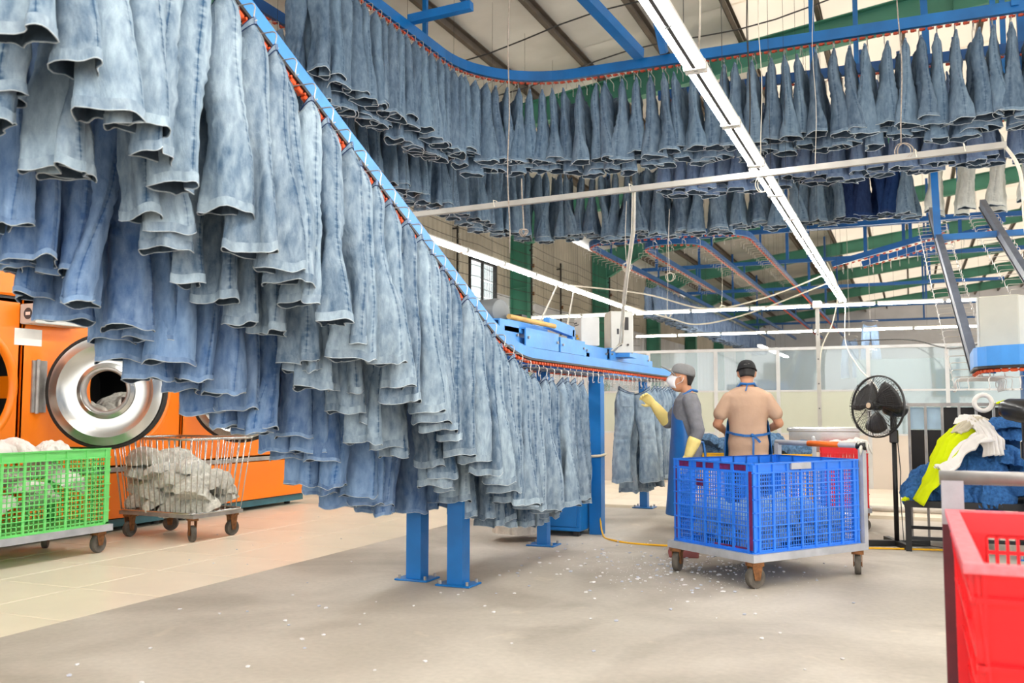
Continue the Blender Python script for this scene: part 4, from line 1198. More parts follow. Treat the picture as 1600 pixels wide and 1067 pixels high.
# red basket cart in the foreground
rd = thing('basket_cart', (.62, 2.93, 0), 'bright red plastic basket on a grey frame, cut by the picture edge', 'cart', rz=0)
Rx, Ry = 1.0, 1.18
def red_side(p0, p1, out, n, up=.95, low=.36, slots=True):
    p0 = Vector(p0); p1 = Vector(p1); d = p1-p0; Ln = d.length; d /= Ln; o = Vector(out); mb = MB(); tp = .09
    def q(x, y, z): 
        b = p0 + d*x + o*(y - tp*(up-z)); return (b.x, b.y, z)
    def blk(x0, x1, y0, y1, za, zb):
        mb.add([q(x0,y0,za), q(x1,y0,za), q(x1,y1,za), q(x0,y1,za), q(x0,y0,zb), q(x1,y0,zb), q(x1,y1,zb), q(x0,y1,zb)], [(3,2,1,0),(4,5,6,7),(0,1,5,4),(1,2,6,5),(2,3,7,6),(3,0,4,7)])
    wall = .006; band = .075 if out == (0, 1) else .115
    margin = .10 if out == (0, 1) else .15
    blk(0, margin, -wall, 0, low, up); blk(Ln-margin, Ln, -wall, 0, low, up); blk(margin, Ln-margin, -wall, 0, up-band, up); blk(margin, Ln-margin, -wall, 0, low, low+.03)
    zz = up-band; zs = [zz-.052*k for k in range(10)]
    nx = int((Ln-2*margin)/.030); sw = (Ln-2*margin)/nx
    for k in range(nx+1): 
        x = margin + k*sw; blk(x-.005, x+.005, -wall, 0, low+.03, zz)
    for z in zs: blk(margin, Ln-margin, -wall, 0, z-.006, z+.006)
    for z in (up-.075, up-.225, up-.375, up-.5): blk(0, Ln, 0, .016, z-.006, z+.006)
    for x in (.02, .13, .40, .66, Ln-.13, Ln-.02):
        if x < Ln: blk(x-.005, x+.005, 0, .014, low, up)
    return mb
a, b = Rx/2, Ry/2
for p0, p1, out in (((-a,-b),(a,-b),(0,-1)), ((a,b),(-a,b),(0,1)), ((-a,b),(-a,-b),(-1,0)), ((a,-b),(a,b),(1,0))):
    red_side(p0, p1, out, 0).build('side_panel', 'red_plastic', rd)
rim = MB()
rim.box((-a-.022, -b-.022, .935), (a+.022, -b+.006, .956)); rim.box((-a-.022, b-.006, .935), (a+.022, b+.022, .956))
rim.box((-a-.022, -b+.006, .935), (-a+.02, b-.006, .956)); rim.box((a-.006, -b+.006, .935), (a+.022, b-.006, .956))
rim.build('basket_rim', 'red_worn', rd)
MB().box((-a+.055, -b+.055, .35), (a-.055, b-.055, .36)).build('basket_floor', 'red_plastic', rd)
mb = MB(); mb.box((-a-.01, -b-.02, .28), (a+.02, b+.13, .345)); mb.build('cart_frame', 'cart_grey', rd)
mb = MB()
for x in (-a+.005, a):
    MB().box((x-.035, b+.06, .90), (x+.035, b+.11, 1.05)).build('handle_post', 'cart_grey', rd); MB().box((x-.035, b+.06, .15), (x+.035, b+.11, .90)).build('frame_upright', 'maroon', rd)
MB().cyl((-a-.035, b+.085, 1.06), (a+.1, b+.085, 1.06), .024, 14).build('handle', 'steel_dull', rd, smooth=True)
for sx in (-1, 1):
    for sy in (-1, 1): caster(rd, sx*(a-.08), sy*(b-.05), .28, .09, .3*sx)

# yellow basket carts, red crate and steel table behind the worker
def small_basket(name, loc, Lx, Ly, z0, z1, m, label, cat, rzv=0, cx=5, cy=4, rows=4, frame=True):
    t = thing(name, loc, label, cat, rz=rzv)
    basket(t, Lx, Ly, z0, z1, m, cx, cy, rows, band=.16, rib=.012, bars=3)
    if frame:
        frame_base(t, Lx+.06, Ly+.06, z0, 'cart_grey', .05)
        for sx in (-1, 1):
            for sy in (-1, 1): caster(t, sx*(Lx/2-.05), sy*(Ly/2-.05), z0-.05, .07, sx*.3)
    return t
yb = small_basket('basket_cart', (-1.62, 10.15, 0), 1.30, .80, .25, .84, 'yellow_plastic', 'yellow plastic basket cart heaped with washed jeans behind the two workers', 'cart', .1)
for y in (-.40, .40): MB().box((.66, y-.02, .2), (.70, y+.02, .97)).build('handle_post', 'cart_grey', yb)
MB().cyl((.68, -.43, .98), (.68, .43, .98), .022, 12).build('handle', 'cart_grey', yb, smooth=True)
pts = []
for k in range(9): pts.append((-2.08+.12*k + random.uniform(-.03, .03), 10.05+random.uniform(-.18, .2), .86 + .06*((k*3) % 4)/3 - (.04 if k == 4 else 0)))
heap('washed_jeans', 'cloth_denim', pts, .19, lambda k, p: f'crumpled washed jeans in the yellow basket heap, {ordw(k+1)} along from the gloved worker', 'jeans heaped in the yellow basket', 'jeans', (.9, 1.2))
rc2 = small_basket('crate', (-.70, 10.9, 0), .46, .7, .25, .93, 'red_plastic', 'red plastic crate on wheels behind the orange-wrapped cart handle', 'crate', .1)
heap('white_cloth', 'cloth_white', [(-.78, 10.8, .90), (-.62, 11.0, .90)], .14, lambda k, p: ('small white cloth in the red crate, the nearer', 'small white cloth in the red crate, the farther')[k], 'white cloths in the red crate', 'cloth')
st = thing('steel_table', (-.98, 12.0, 0), 'low stainless steel work table behind the yellow basket', 'table', rz=.06)
MB().bevel_box((-.42, -.35, 1.02), (.42, .35, 1.07), .01).build('table_top', 'steel', st)
MB().box((-.40, -.33, .78), (.40, .33, 1.02)).build('table_apron', 'steel', st)
for x in (-.38, .38):
    for y in (-.31, .31): MB().box((x-.02, y-.02, 0), (x+.02, y+.02, .78)).build('leg', 'steel_dull', st)

# ------------------------------------------------------------------ orange dryers
FXD = -7.75
bounds = [(4.10, 6.25, 5.62), (6.25, 8.38, 7.62), (8.38, 10.80, 9.75)]
def disc_panel(y0, y1, z0, z1, cy, cz, r, x, n=48):
    """flat plate with a round hole"""
    mb = MB(); inner = []; outer = []
    for k in range(n):
        a = 2*PI*(k+.5)/n; c, s = math.cos(a), math.sin(a)
        inner.append((x, cy+r*c, cz+r*s))
        t = min((y1-cy)/c if c > 1e-6 else 1e9, (y0-cy)/c if c < -1e-6 else 1e9, (z1-cz)/s if s > 1e-6 else 1e9, (z0-cz)/s if s < -1e-6 else 1e9)
        outer.append((x, cy+t*c, cz+t*s))
    corners = []
    mb.grid([inner, outer], True)
    o = len(mb.v)
    for (yc, zc) in ((y1, z1), (y0, z1), (y0, z0), (y1, z0)):
        ac = math.atan2(zc-cz, yc-cy) % (2*PI); k = int((ac/(2*PI))*n - .5) % n
        mb.v.append((x, yc, zc)); mb.f.append((n+k, len(mb.v)-1, n+(k+1) % n)); mb.mi.append(0)
    return mb
CZD = 1.50
HR = .56
for k, (y0, y1, oy) in enumerate(bounds):
    lab = ['orange industrial dryer cut by the picture edge, dark drum showing behind the green basket', 'orange industrial dryer whose round steel door stands open behind the wire trolley', 'orange industrial dryer farthest along, mostly behind hanging jeans'][k]
    d = thing('tumble_dryer', (FXD-.8, (y0+y1)/2, 0), lab, 'dryer', 'orange dryers in a row')
    body = disc_panel(y0+.01, y1-.01, .70, 2.33, oy, CZD, HR, FXD)
    body.box((FXD-1.55, y0+.01, .12), (FXD-1.5, y1-.01, 2.33)); body.box((FXD-1.5, y0+.01, .12), (FXD, y0+.03, 2.33)); body.box((FXD-1.5, y1-.03, .12), (FXD, y1-.01, 2.33)); body.box((FXD-1.5, y0+.03, 2.30), (FXD, y1-.03, 2.33))
    body.build('cabinet', 'orange', d, world=True)
    MB().bevel_box((FXD-1.5, y0+.01, 2.36), (FXD+.02, y1-.01, 3.05), .02).build('top_box', 'orange', d, world=True)
    MB().box((FXD-1.5, y0+.02, 2.33), (FXD-.02, y1-.02, 2.36)).build('seam', 'black', d, world=True)
    lp = MB().bevel_box((FXD-.04, y0+.02, .14), (FXD+.012, y1-.02, .62), .008).build('lower_panel', 'orange', d, world=True)
    kb = MB().cyl((FXD+.01, y0+.25, .45), (FXD+.05, y0+.25, .45), .02, 10).build('knob', 'dark_metal', lp); kb.location = -d.location
    MB().box((FXD-.03, y0+.02, .63), (FXD+.02, y1-.02, .68)).build('trim_strip', 'steel_dull', d, world=True)
    MB().box((FXD-1.4, y0+.02, .05), (FXD-.02, y1-.02, .13)).build('plinth', 'teal_base', d, world=True)
    for yy in (y0+.2, y1-.2): MB().cyl((FXD-.15, yy, 0), (FXD-.15, yy, .06), .04, 10).build('foot', 'dark_metal', d, world=True)
    # drum
    dr = MB(); dr.lathe((FXD, oy, CZD), (-1, 0, 0), ((HR, 0), (HR-.01, .05), (HR+.05, .08), (HR+.05, 1.1), (.02, 1.12)), 40)
    dr.build('drum', 'black', d, world=True, auto=40)
    MB().lathe((FXD, oy, CZD), (1, 0, 0), ((HR-.02, -.04), (HR-.005, .006), (HR+.02, .012), (HR+.05, .0)), 48).build('opening_ring', 'orange', d, world=True, smooth=True)
    # open door on a hinge at the near side
    hy = (4.42, 6.47, 8.44)[k]
    hin = MB(); hin.box((FXD, hy-.10, 1.26), (FXD+.02, hy+.06, 1.76)); hin.cyl((FXD+.03, hy-.05, 1.25), (FXD+.03, hy-.05, 1.77), .018, 10)
    hin.build('hinge_plate', 'steel_dull', d, world=True)
    ang = math.radians(60 if k else 172); R_ = .565
    dirv = Vector((math.sin(ang), math.cos(ang), 0)); nrm = Vector((math.cos(ang), -math.sin(ang), 0))
    c = Vector((FXD+.05, hy, CZD-.03)) + dirv*(R_+.02)
    prof = ((.225, -.02), (.215, .03), (.235, .042), (.27, .03), (.275, .012), (.36, .012), (.42, .04), (.45, .052), (.50, .035), (.53, .03), (.545, -.01), (.545, -.05), (.25, -.05), (.225, -.02))
    dm = MB().lathe(c, nrm, prof, 56).build('door', 'steel', d, world=True, auto=32)
    rb = MB().lathe(c, nrm, ((.540, .016), (.566, .012), (.570, -.02), (.566, -.055), (.540, -.055)), 56).build('door_seal', 'rubber_dark', dm, smooth=True); rb.location = -d.location
    rg = MB().lathe(c, nrm, ((.235, .03), (.215, .05), (.195, .03), (.195, -.03), (.21, -.05)), 48).build('window_ring', 'steel_dull', dm, smooth=True); rg.location = -d.location
    ltc = MB().box((c.x+dirv.x*.17-.02, c.y+dirv.y*.17-.02, CZD-.16), (c.x+dirv.x*.17+.02, c.y+dirv.y*.17+.02, CZD-.09)).build('latch', 'dark_metal', dm); ltc.location = -d.location
    # notice, small control box
    MB().box((FXD, hy-.30, 1.90), (FXD+.004, hy-.0, 2.06)).build('notice', 'paper', d, world=True)
    cbx = MB().bevel_box((FXD, hy-.25, 2.10), (FXD+.22, hy+.35, 2.29), .008).build('control_box', 'white_box', d, world=True)
    lg = MB().lathe((FXD+.11, hy-.25, 2.195), (0, -1, 0), ((.0, .001), (.055, .001), (.055, .002), (.0, .002)), 24).build('round_logo', 'ink', cbx); lg.location = -d.location
    lg2 = MB().box((FXD+.08, hy-.2535, 2.18), (FXD+.14, hy-.252, 2.21)).build('logo_mark', 'paper', cbx); lg2.location = -d.location
    MB().box((FXD, oy-.05, 1.1), (FXD+.003, oy+.25, 1.1+.001)).build('seam', 'orange_dark', d, world=True)
    for q in range(5):
        o = inst('laundry', CR['cloth_grey'][q % 4], None, (FXD-.35-.1*(q % 2), oy-.28+.14*q, CZD-.38+.10*abs(q-1.5)), (0, 0, q), (.24, .22, .24))
        tag(o, f'grey laundry piece, {ordw(q+1)} along, in the drum of the ' + ('first', 'second', 'third')[k] + ' orange dryer', 'laundry', 'laundry in the ' + ('first', 'second', 'third')[k] + ' dryer')

# broom and dustpan at the end of the dryers
br = thing('broom', (-7.30, 10.72, 0), 'yellow-handled broom leaning at the end of the orange dryers', 'broom')
MB().cyl((0, .10, .12), (-.25, -.05, 1.05), .013, 8).build('handle', 'yellow_plastic', br, smooth=True)
mb = MB(); mb.add([(-.04,.0,.16),(.04,.0,.16),(.04,.2,.16),(-.04,.2,.16),(-.05,-.05,.0),(.05,-.05,.0),(.05,.25,.0),(-.05,.25,.0)],[(0,1,2,3),(7,6,5,4),(0,4,5,1),(1,5,6,2),(2,6,7,3),(3,7,4,0)]); mb.build('broom_head', 'yellow_plastic', br)
dp = thing('dustpan', (-7.05, 10.8, 0), 'flat red dustpan lying on the tiles by the broom', 'dustpan')
mb = MB(); mb.box((-.16, -.16, 0), (.16, .16, .015)); mb.box((-.16, .15, .015), (.16, .17, .09)); mb.box((-.17, -.16, 0), (-.155, .17, .06)); mb.box((.155, -.16, 0), (.17, .17, .06)); mb.build('pan', 'red_worn', dp)
MB().cyl((0, .16, .05), (-.02, .36, .10), .012, 8).build('handle', 'red_worn', dp)

# ------------------------------------------------------------------ station equipment
bc = thing('cabinet', (-3.36, 9.32, 0), 'blue steel cabinet under the hanging station', 'cabinet')
MB().bevel_box((-.42, -.30, .05), (.25, .30, .84), .012).build('body', 'blue_steel', bc)
MB().box((-.38, -.312, .10), (.21, -.30, .78)).build('door', 'blue_steel', bc)
MB().box((-.42, -.318, .06), (.25, -.312, .09)).build('flange', 'blue_steel', bc)
for x in (-.36, .19):
    for y in (-.24, .24): MB().box((x-.03, y-.03, 0), (x+.03, y+.03, .05)).build('foot', 'dark_metal', bc)
tag(MB().tube([(-3.10, 9.25, .80), (-2.97, 9.24, .81), (-2.95, 9.37, .82), (-3.02, 9.40, .80)], .014, 6).build('cloth_strip', 'cloth_beige', None, smooth=True), 'pale cloth strip tied round the blue post', 'cloth strip')
def control_box(loc, w, dp, h, rzv, label, face='cream_box'):
    t = thing('control_box', loc, label, 'control box', rz=rzv)
    MB().bevel_box((-w/2, -dp/2, 0), (w/2, dp/2, h), .008).build('body', 'cream_box', t)
    dr_ = MB().bevel_box((w/2, -dp/2+.006, .006), (w/2+.022, dp/2-.006, h-.006), .006).build('door', 'white_box', t)
    MB().bevel_box((w/2+.022, .02, h*.55), (w/2+.034, .07, h*.85), .003).build('latch', 'dark_metal', dr_)
    MB().cyl((w/2+.02, -.02, h*.2), (w/2+.045, -.02, h*.2), .014, 10).build('switch', 'black', dr_)
    MB().cyl((w/2+.02, .06, h*.2), (w/2+.04, .06, h*.2), .012, 10).build('switch', 'dark_metal', dr_)
    MB().box((w/2+.022, -.06, h*.45), (w/2+.023, -.035, h*.58)).build('label_mark', 'ink', dr_)
    return t
control_box((-2.98, 9.98, 1.90), .34, .26, .47, -PI/2+.5, 'tall cream control box with dark latch on the blue station')
MB().box((-3.2, 9.8, 1.86), (-2.8, 10.1, 1.905)).build('box_bracket', 'blue_light', cv, world=True)
ib = thing('instrument_box', (-3.12, 9.28, 1.95), 'clear plastic instrument box with printed front, next to the cream control box', 'instrument box', rz=-.95)
MB().bevel_box((-.13, -.10, 0), (.13, .10, .30), .006).build('body', 'acrylic', ib)
MB().box((-.11, -.105, .24), (-.02, -.1005, .255)).build('printed_line', 'ink', ib); MB().box((-.11, -.105, .22), (.05, -.1005, .228)).build('printed_line', 'ink', ib)
MB().box((-.10, -.106, .06), (-.05, -.101, .13)).build('printed_square', 'ink', ib)
for k in range(3): MB().cyl((.0+.04*(k % 2), -.10, .05+.03*k), (.0+.04*(k % 2), -.12, .05+.03*k), .008, 8).build('knob', 'yellow_plastic', ib)
mt = thing('motor', (-3.28, 7.05, 1.97), 'grey finned electric motor on top of the blue station', 'motor', rz=-.35)
MB().lathe((0, 0, .13), (1, 0, 0), ((.0, .22), (.06, .22), (.10, .20), (.112, .16), (.112, -.02), (.09, -.03), (0, -.03)), 24).build('fan_cover', 'motor', mt, auto=35)
MB().cyl((-.26, 0, .13), (-.02, 0, .13), .092, 20).build('housing', 'motor', mt, smooth=True)
for k in range(18):
    a = 2*PI*k/18
    MB().bar((-.25, .098*math.cos(a), .13+.098*math.sin(a)), (-.03, .098*math.cos(a), .13+.098*math.sin(a)), .006, .022, (0, math.cos(a), math.sin(a))).build('fin', 'motor', mt)
MB().box((-.22, -.09, -.0), (.0, .09, .05)).build('mount_foot', 'motor', mt)
MB().box((-3.5, 6.85, 1.93), (-3.0, 7.25, 1.97)).build('motor_plate', 'blue_light', cv, world=True)
control_box((.73, 8.62, 1.75), .30, .30, .47, PI-.35, 'cream control box on the empty sloping conveyor beside the lamp rows')
sk = MB(); bmz = crumple(91, 'sack', 4, (1, .85, .75), .10, 1.1)
o = inst('sack', bmz, None, (-3.62, 8.62, .22), (0, 0, .4), (.27, .27, .30)); tag(o, 'off-white stuffed sack on the floor between the blue posts', 'sack')

# ------------------------------------------------------------------ fans
def fan(loc, label, yaw, tilt, hz, base_rot=0.):
    t = thing('pedestal_fan', loc, label, 'fan')
    mb = MB(); 
    for a in (base_rot, base_rot+PI/2): mb.bar((-.30*math.cos(a), -.30*math.sin(a), .03), (.30*math.cos(a), .30*math.sin(a), .03), .05, .05)
    mb.build('base', 'black', t)
    MB().cyl((0, 0, .05), (-.0, .0, hz-.25), .022, 12).build('pole', 'black', t, smooth=True)
    MB().bevel_box((-.04, -.04, hz-.33), (.04, .04, hz-.20), .01).build('pole_clamp', 'black_gloss', t)
    fwd = Vector((math.cos(yaw)*math.cos(tilt), math.sin(yaw)*math.cos(tilt), math.sin(tilt))); side = Vector((-math.sin(yaw), math.cos(yaw), 0)); up = fwd.cross(side)
    c = Vector((0, 0, hz)) + fwd*.23
    MB().lathe(Vector((0, 0, hz)), fwd, ((.0, -.17), (.05, -.165), (.075, -.12), (.085, -.02), (.07, .08), (.04, .10), (0, .10)), 20).build('motor_housing', 'black_gloss', t, smooth=True)
    MB().cyl((0, 0, hz-.26), Vector((0, 0, hz-.05)), .03, 10).build('neck', 'black', t)
    R_ = .29
    def ring(r, off): return [c + fwd*off + side*(r*math.cos(a)) + up*(r*math.sin(a)) for a in np.linspace(0, 2*PI, 48, endpoint=False)]
    g = MB(); g.tube(ring(R_, 0), .008, 6, closed=True); 
    for r_, o_ in ((R_*.97, .04), (R_*.80, .075), (R_*.60, .095), (R_*.4, .105)): g.tube(ring(r_, o_), .0014, 4, closed=True)
    for k in range(60):
        a = 2*PI*k/60; d = side*math.cos(a)+up*math.sin(a)
        e = side*math.cos(a+.25)+up*math.sin(a+.25)
        g.tube([c+d*R_, c+fwd*.045+d*R_*.96, c+fwd*.08+(d*.7+e*.3)*R_*.76, c+fwd*.105+e*R_*.36, c+fwd*.11+e*.05], .0019, 4)
    for k in range(8):
        a = 2*PI*k/8; d = side*math.cos(a)+up*math.sin(a)
        g.tube([c+d*R_, c+fwd*.045+d*R_*.97, c+fwd*.085+d*R_*.72, c+fwd*.112+d*.05], .004, 5)
    g.build('front_grille', 'dark_metal', t)
    g = MB(); g.tube(ring(R_, -.012), .007, 6, closed=True)
    for k in range(48):
        a = 2*PI*k/48; d = side*math.cos(a)+up*math.sin(a)
        g.tube([c+d*R_, c-fwd*.06+d*R_*.9, c-fwd*.12+d*R_*.5, c-fwd*.13+d*.06], .0014, 4)
    g.build('rear_grille', 'dark_metal', t)
    MB().lathe(c, fwd, ((0, .125), (.03, .124), (.042, .118), (.045, .10)), 20).build('badge', 'black', t, smooth=True)
    MB().lathe(c, fwd, ((0, .128), (.026, .127)), 20).build('badge_face', 'leather', t)
    MB().cyl(c-fwd*.03, c+fwd*.05, .04, 14).build('hub', 'black_gloss', t, smooth=True)
    for k in range(3):
        a0 = 2*PI*k/3 + .5; P = []
        for r_ in np.linspace(.035, R_*.88, 7):
            w_ = .55 + .25*math.sin((r_/R_)*PI)
            P.append([c + fwd*(.02*(s_*2)) + (side*math.cos(a0+s_*w_)+up*math.sin(a0+s_*w_))*r_ for s_ in np.linspace(-1, 1, 7)])
        mb = MB(); mb.grid(P); b_ = mb.build('blade', 'smoke', t, smooth=True); sol = b_.modifiers.new('thickness', 'SOLIDIFY'); sol.thickness = .004
    cord = [Vector((.03, 0, hz-.3)), Vector((.05, -.01, hz-.6)), Vector((.04, 0, .5)), Vector((.06, -.05, .05)), Vector((.5, -.1, .008))]
    MB().tube(cord, .005, 5).build('cord', 'cable_dark', t)
    return t
fan((-.155, 9.62, 0), 'black pedestal fan standing beside the blue basket cart', math.radians(-126), .08, 1.30, .35)
fan((.73, 7.30, 0), 'black pedestal fan half out of the frame before the denim pile', math.radians(-28), -.12, 1.28, .2)

# ------------------------------------------------------------------ denim pile on a black table, fence behind
bt = thing('low_table', (.42, 9.75, 0), 'low black metal table under the denim and lime pile', 'table')
MB().box((-.50, -.45, .40), (.55, .45, .46)).build('table_top', 'black', bt)
for x in (-.47, .52):
    for y in (-.42, .42): MB().box((x-.025, y-.025, 0), (x+.025, y+.025, .40)).build('leg', 'black', bt)
MB().bar((-.47, -.42, .12), (.52, -.42, .12), .03, .03).build('stretcher', 'black', bt); MB().bar((-.47, .42, .12), (.52, .42, .12), .03, .03).build('stretcher', 'black', bt)
pile = []
for (x, y, z, s) in ((.08, 9.55, .55, .24), (.36, 9.5, .55, .24), (.65, 9.5, .56, .24), (.90, 9.6, .58, .22), (.20, 9.85, .62, .26), (.5, 9.85, .66, .27), (.8, 9.85, .70, .27), (.30, 9.62, .74, .24), (.56, 9.6, .80, .25), (.80, 9.62, .86, .24),
                     (.60, 9.85, .96, .24), (.82, 9.8, 1.04, .23), (.72, 9.72, 1.14, .17), (.88, 9.75, 1.16, .16)):
    o = inst('blue_garment', CR['cloth_blue'][len(pile) % 4], None, (x, y, z), (random.uniform(-.3, .3), random.uniform(-.3, .3), random.uniform(0, 6)), (s, s, s)); pile.append(o)
    tag(o, f'crumpled blue denim garment, {ordw(len(pile))} laid in the pile on the low black table', 'garment', 'denim garments piled on the black table')
drape('lime_garment', 'cloth_lime', [(.02, 9.30, .46), (.10, 9.30, .62), (.20, 9.34, .84), (.30, 9.42, 1.02), (.44, 9.56, 1.14), (.54, 9.7, 1.18)], 'bright lime garment draped down the side of the denim pile', seed=1, width=.28, fold=.018)
drape('white_garment', 'cloth_white', [(.20, 9.26, .76), (.30, 9.30, .82), (.40, 9.34, .98), (.50, 9.40, 1.04), (.60, 9.5, 1.08)], 'white garment draped across the middle of the denim pile', seed=2, width=.26, fold=.022)
drape('white_garment', 'cloth_white', [(.70, 9.36, .88), (.68, 9.40, 1.02), (.62, 9.48, 1.14), (.54, 9.58, 1.22), (.46, 9.7, 1.22)], 'white garment hanging from the top of the denim pile', seed=3, width=.22, fold=.022)
drape('beige_garment', 'cloth_beige', [(.36, 9.44, 1.08), (.44, 9.50, 1.16), (.54, 9.6, 1.22), (.6, 9.72, 1.2)], 'small beige garment between lime and white on the denim pile', seed=4, width=.16, fold=.016)
drape('blue_garment', 'cloth_blue', [(.62, 9.30, .30), (.62, 9.29, .44), (.62, 9.36, .56), (.64, 9.5, .62)], 'blue denim leg hanging over the front edge of the black table', seed=5, width=.26, fold=.02)
tag(inst('lime_cloth', CR['cloth_white'][0], None, (-.06, 9.35, .47), (0, 0, 1), (.06, .04, .05)), 'small lime scrap at the corner of the black table', 'cloth').data = (lambda me: (me.materials.clear(), me.materials.append(M['cloth_lime']), me)[2])(CR['cloth_white'][0].copy())
fe = thing('metal_fence', (.4, 10.35, 0), 'grey metal bar fence with black boards behind the denim pile', 'fence')
for k in range(9):
    x = -.42 + k*.155
    MB().box((x-.012, -.012, 0), (x+.012, .012, 1.33)).build('fence_bar', 'steel_dull', fe)
MB().box((-.44, -.018, 1.32), (.85, .018, 1.355)).build('top_rail', 'steel_dull', fe); MB().box((-.44, -.018, .30), (.85, .018, .33)).build('bottom_rail', 'steel_dull', fe)
for k in range(8):
    x = -.42 + k*.155
    if k < 2:
        MB().box((x+.014, .02, .35), (x+.141, .03, 1.08)).build('board', 'board_black', fe); MB().box((x+.014, .02, 1.09), (x+.141, .028, 1.31)).build('picture_card', 'picture', fe)
    else: MB().box((x+.014, .02, .35), (x+.141, .03, 1.31)).build('board', 'board_black', fe)
tag(MB().lathe((.66, 10.3, 1.355), (0, -1, 0), ((.095, -.02), (.10, 0), (.095, .02), (.06, .02), (.055, 0), (.06, -.02), (.095, -.02)), 28).build('white_hoop', 'cloth_white', None, smooth=True), 'white ring-shaped pad resting on the fence top rail', 'ring pad')
tag(inst('lime_cloth', bpy.data.objects['lime_cloth'].data, None, (.86, 10.3, 1.36), (0, 0, .3), (.08, .06, .05)), 'lime cloth lying on the fence top by the white ring', 'cloth')

# ------------------------------------------------------------------ conduit pipe, ropes, cables
pp = thing('conduit_pipe', (-2, 8, 3.2), 'long pale conduit slung across the hall below the hanging jeans', 'pipe')
MB().bar((-4.7, 8.0, 3.215), (.74, 8.0, 3.335), .045, .05).build('pipe', 'pipe', pp, world=True)
for x in (-3.6, -2.26, -1.2, .1, .45): MB().tube([(x, 7.97, 3.20+.022*(x+4.7)), (x-.01, 7.97, 3.26+.022*(x+4.7)), (x, 8.03, 3.26+.022*(x+4.7)), (x+.01, 8.03, 3.2+.022*(x+4.7))], .005, 5, closed=True).build('cable_tie', 'cable', pp, world=True)
def cable(name, pts, r, m, label, cat='cable', n=5, group=None):
    P_ = [Vector(p) for p in pts]; out = []
    for i in range(len(P_)-1):
        p0 = P_[max(i-1, 0)]; p1 = P_[i]; p2 = P_[i+1]; p3 = P_[min(i+2, len(P_)-1)]
        for t in np.linspace(0, 1, 8, endpoint=False):
            out.append(.5*((2*p1) + (p2-p0)*t + (2*p0-5*p1+4*p2-p3)*t*t + (3*p1-p0-3*p2+p3)*t**3))
    out.append(P_[-1])
    return tag(MB().tube(out, r, n).build(name, m, None, smooth=True), label, cat, group)
bd = thing('cable_bundle', (-2.25, 8.1, 3.2), 'bundle of pale cables dropping from the conduit to the control box', 'cable')
for k in range(5):
    a = k*1.3
    MB().tube([(-2.24+.012*math.cos(a), 8.02+.012*math.sin(a), 3.28), (-2.36+.016*math.cos(a), 8.4, 2.95), (-2.62+.02*math.cos(a+1), 9.0+.02*math.sin(a), 2.45), (-2.84+.02*math.cos(a), 9.6+.02*math.sin(a), 2.0), (-2.95, 9.6+.03*k, 1.92)], .007, 5).build('cable_strand', 'cable', bd, world=True)
cable('drop_cable', [(-5.4, 14.6, 3.42), (-3.4, 8.6, 2.12)], .011, 'cable', 'pale cable from the wall lights to the station, nearer of two')
cable('drop_cable', [(-5.4, 15.4, 3.42), (-3.25, 9.0, 2.08)], .011, 'cable', 'pale cable from the wall lights to the station, farther of two')
cable('festoon_cable', [(-5.5, 15.2, 3.46), (-4.3, 16.0, 3.33), (-3.2, 16.0, 3.02), (-2.2, 15.9, 3.15), (-1.18, 15.6, 3.46)], .014, 'cable', 'sagging pale cable strung from wall lights to long row, upper of two')
cable('festoon_cable', [(-5.5, 17.4, 3.46), (-4.2, 17.4, 3.02), (-3.6, 17.4, 2.88), (-2.6, 17.2, 3.05), (-1.18, 16.6, 3.46)], .014, 'cable', 'sagging pale cable strung from wall lights to long row, lower of two')
cable('lamp_cable', [(-1.15, 18.2, 3.5), (-1.1, 18.8, 3.3), (-.95, 16.0, 2.4), (-.62, 13.0, 1.85), (-.35, 11.0, 1.55), (-.17, 9.9, 1.2)], .008, 'cable', 'thin white cable running from the long light row down to the fan')
cable('lamp_cable', [(-1.15, 15.3, 3.6), (-1.02, 15.6, 3.2), (-1.12, 15.8, 2.7), (-1.32, 15.85, 2.2), (-1.34, 15.85, 1.4)], .011, 'cable', 'white cable looping from the long light row onto the conduit pole')
cable('lamp_cable', [(.72, 8.0, 3.34), (.82, 7.95, 3.1), (.84, 7.9, 2.6), (.92, 8.0, 2.3), (.98, 8.3, 2.1)], .014, 'cable', 'pale cable hanging from the conduit end to the right control box')
cable('lamp_cable', [(-2.15, 10.5, 5.36), (-2.1, 10.3, 5.2), (-2.02, 9.9, 5.25), (-1.9, 9.4, 5.45), (-1.85, 9.3, rz(-1.85)-.1)], .012, 'cable', 'short white wire curling up from the upper jeans towards the light')
cable('partition_cable', [(-.9, 16.1, 2.4), (.0, 15.6, 2.36), (.5, 14.0, 2.12), (.75, 9.4, 1.92)], .01, 'cable_dark', 'thin black cable running along the partition top to the sloping conveyor')
cable('floor_cable', [(-2.98, 9.28, .5), (-2.95, 9.22, .05), (-2.7, 8.85, .01), (-2.2, 8.72, .01), (-1.5, 8.9, .01), (-.4, 9.3, .01), (.5, 9.5, .01)], .009, 'yellow_plastic', 'thin yellow cable lying across the concrete floor from the post')
pole = thing('conduit_pole', (-1.36, 15.85, 0), 'pale conduit pole with junction box standing at the glass partition', 'pole')
MB().box((-.03, -.02, 0), (.03, .02, 2.95)).build('pole', 'pipe', pole); MB().bevel_box((-.07, -.06, 2.93), (.07, .06, 3.05), .01).build('junction_box', 'white_box', pole)
for k in range(6): MB().cyl((0, -.021, .5+.4*k), (0, -.026, .5+.4*k), .012, 8).build('hole', 'ink', pole)
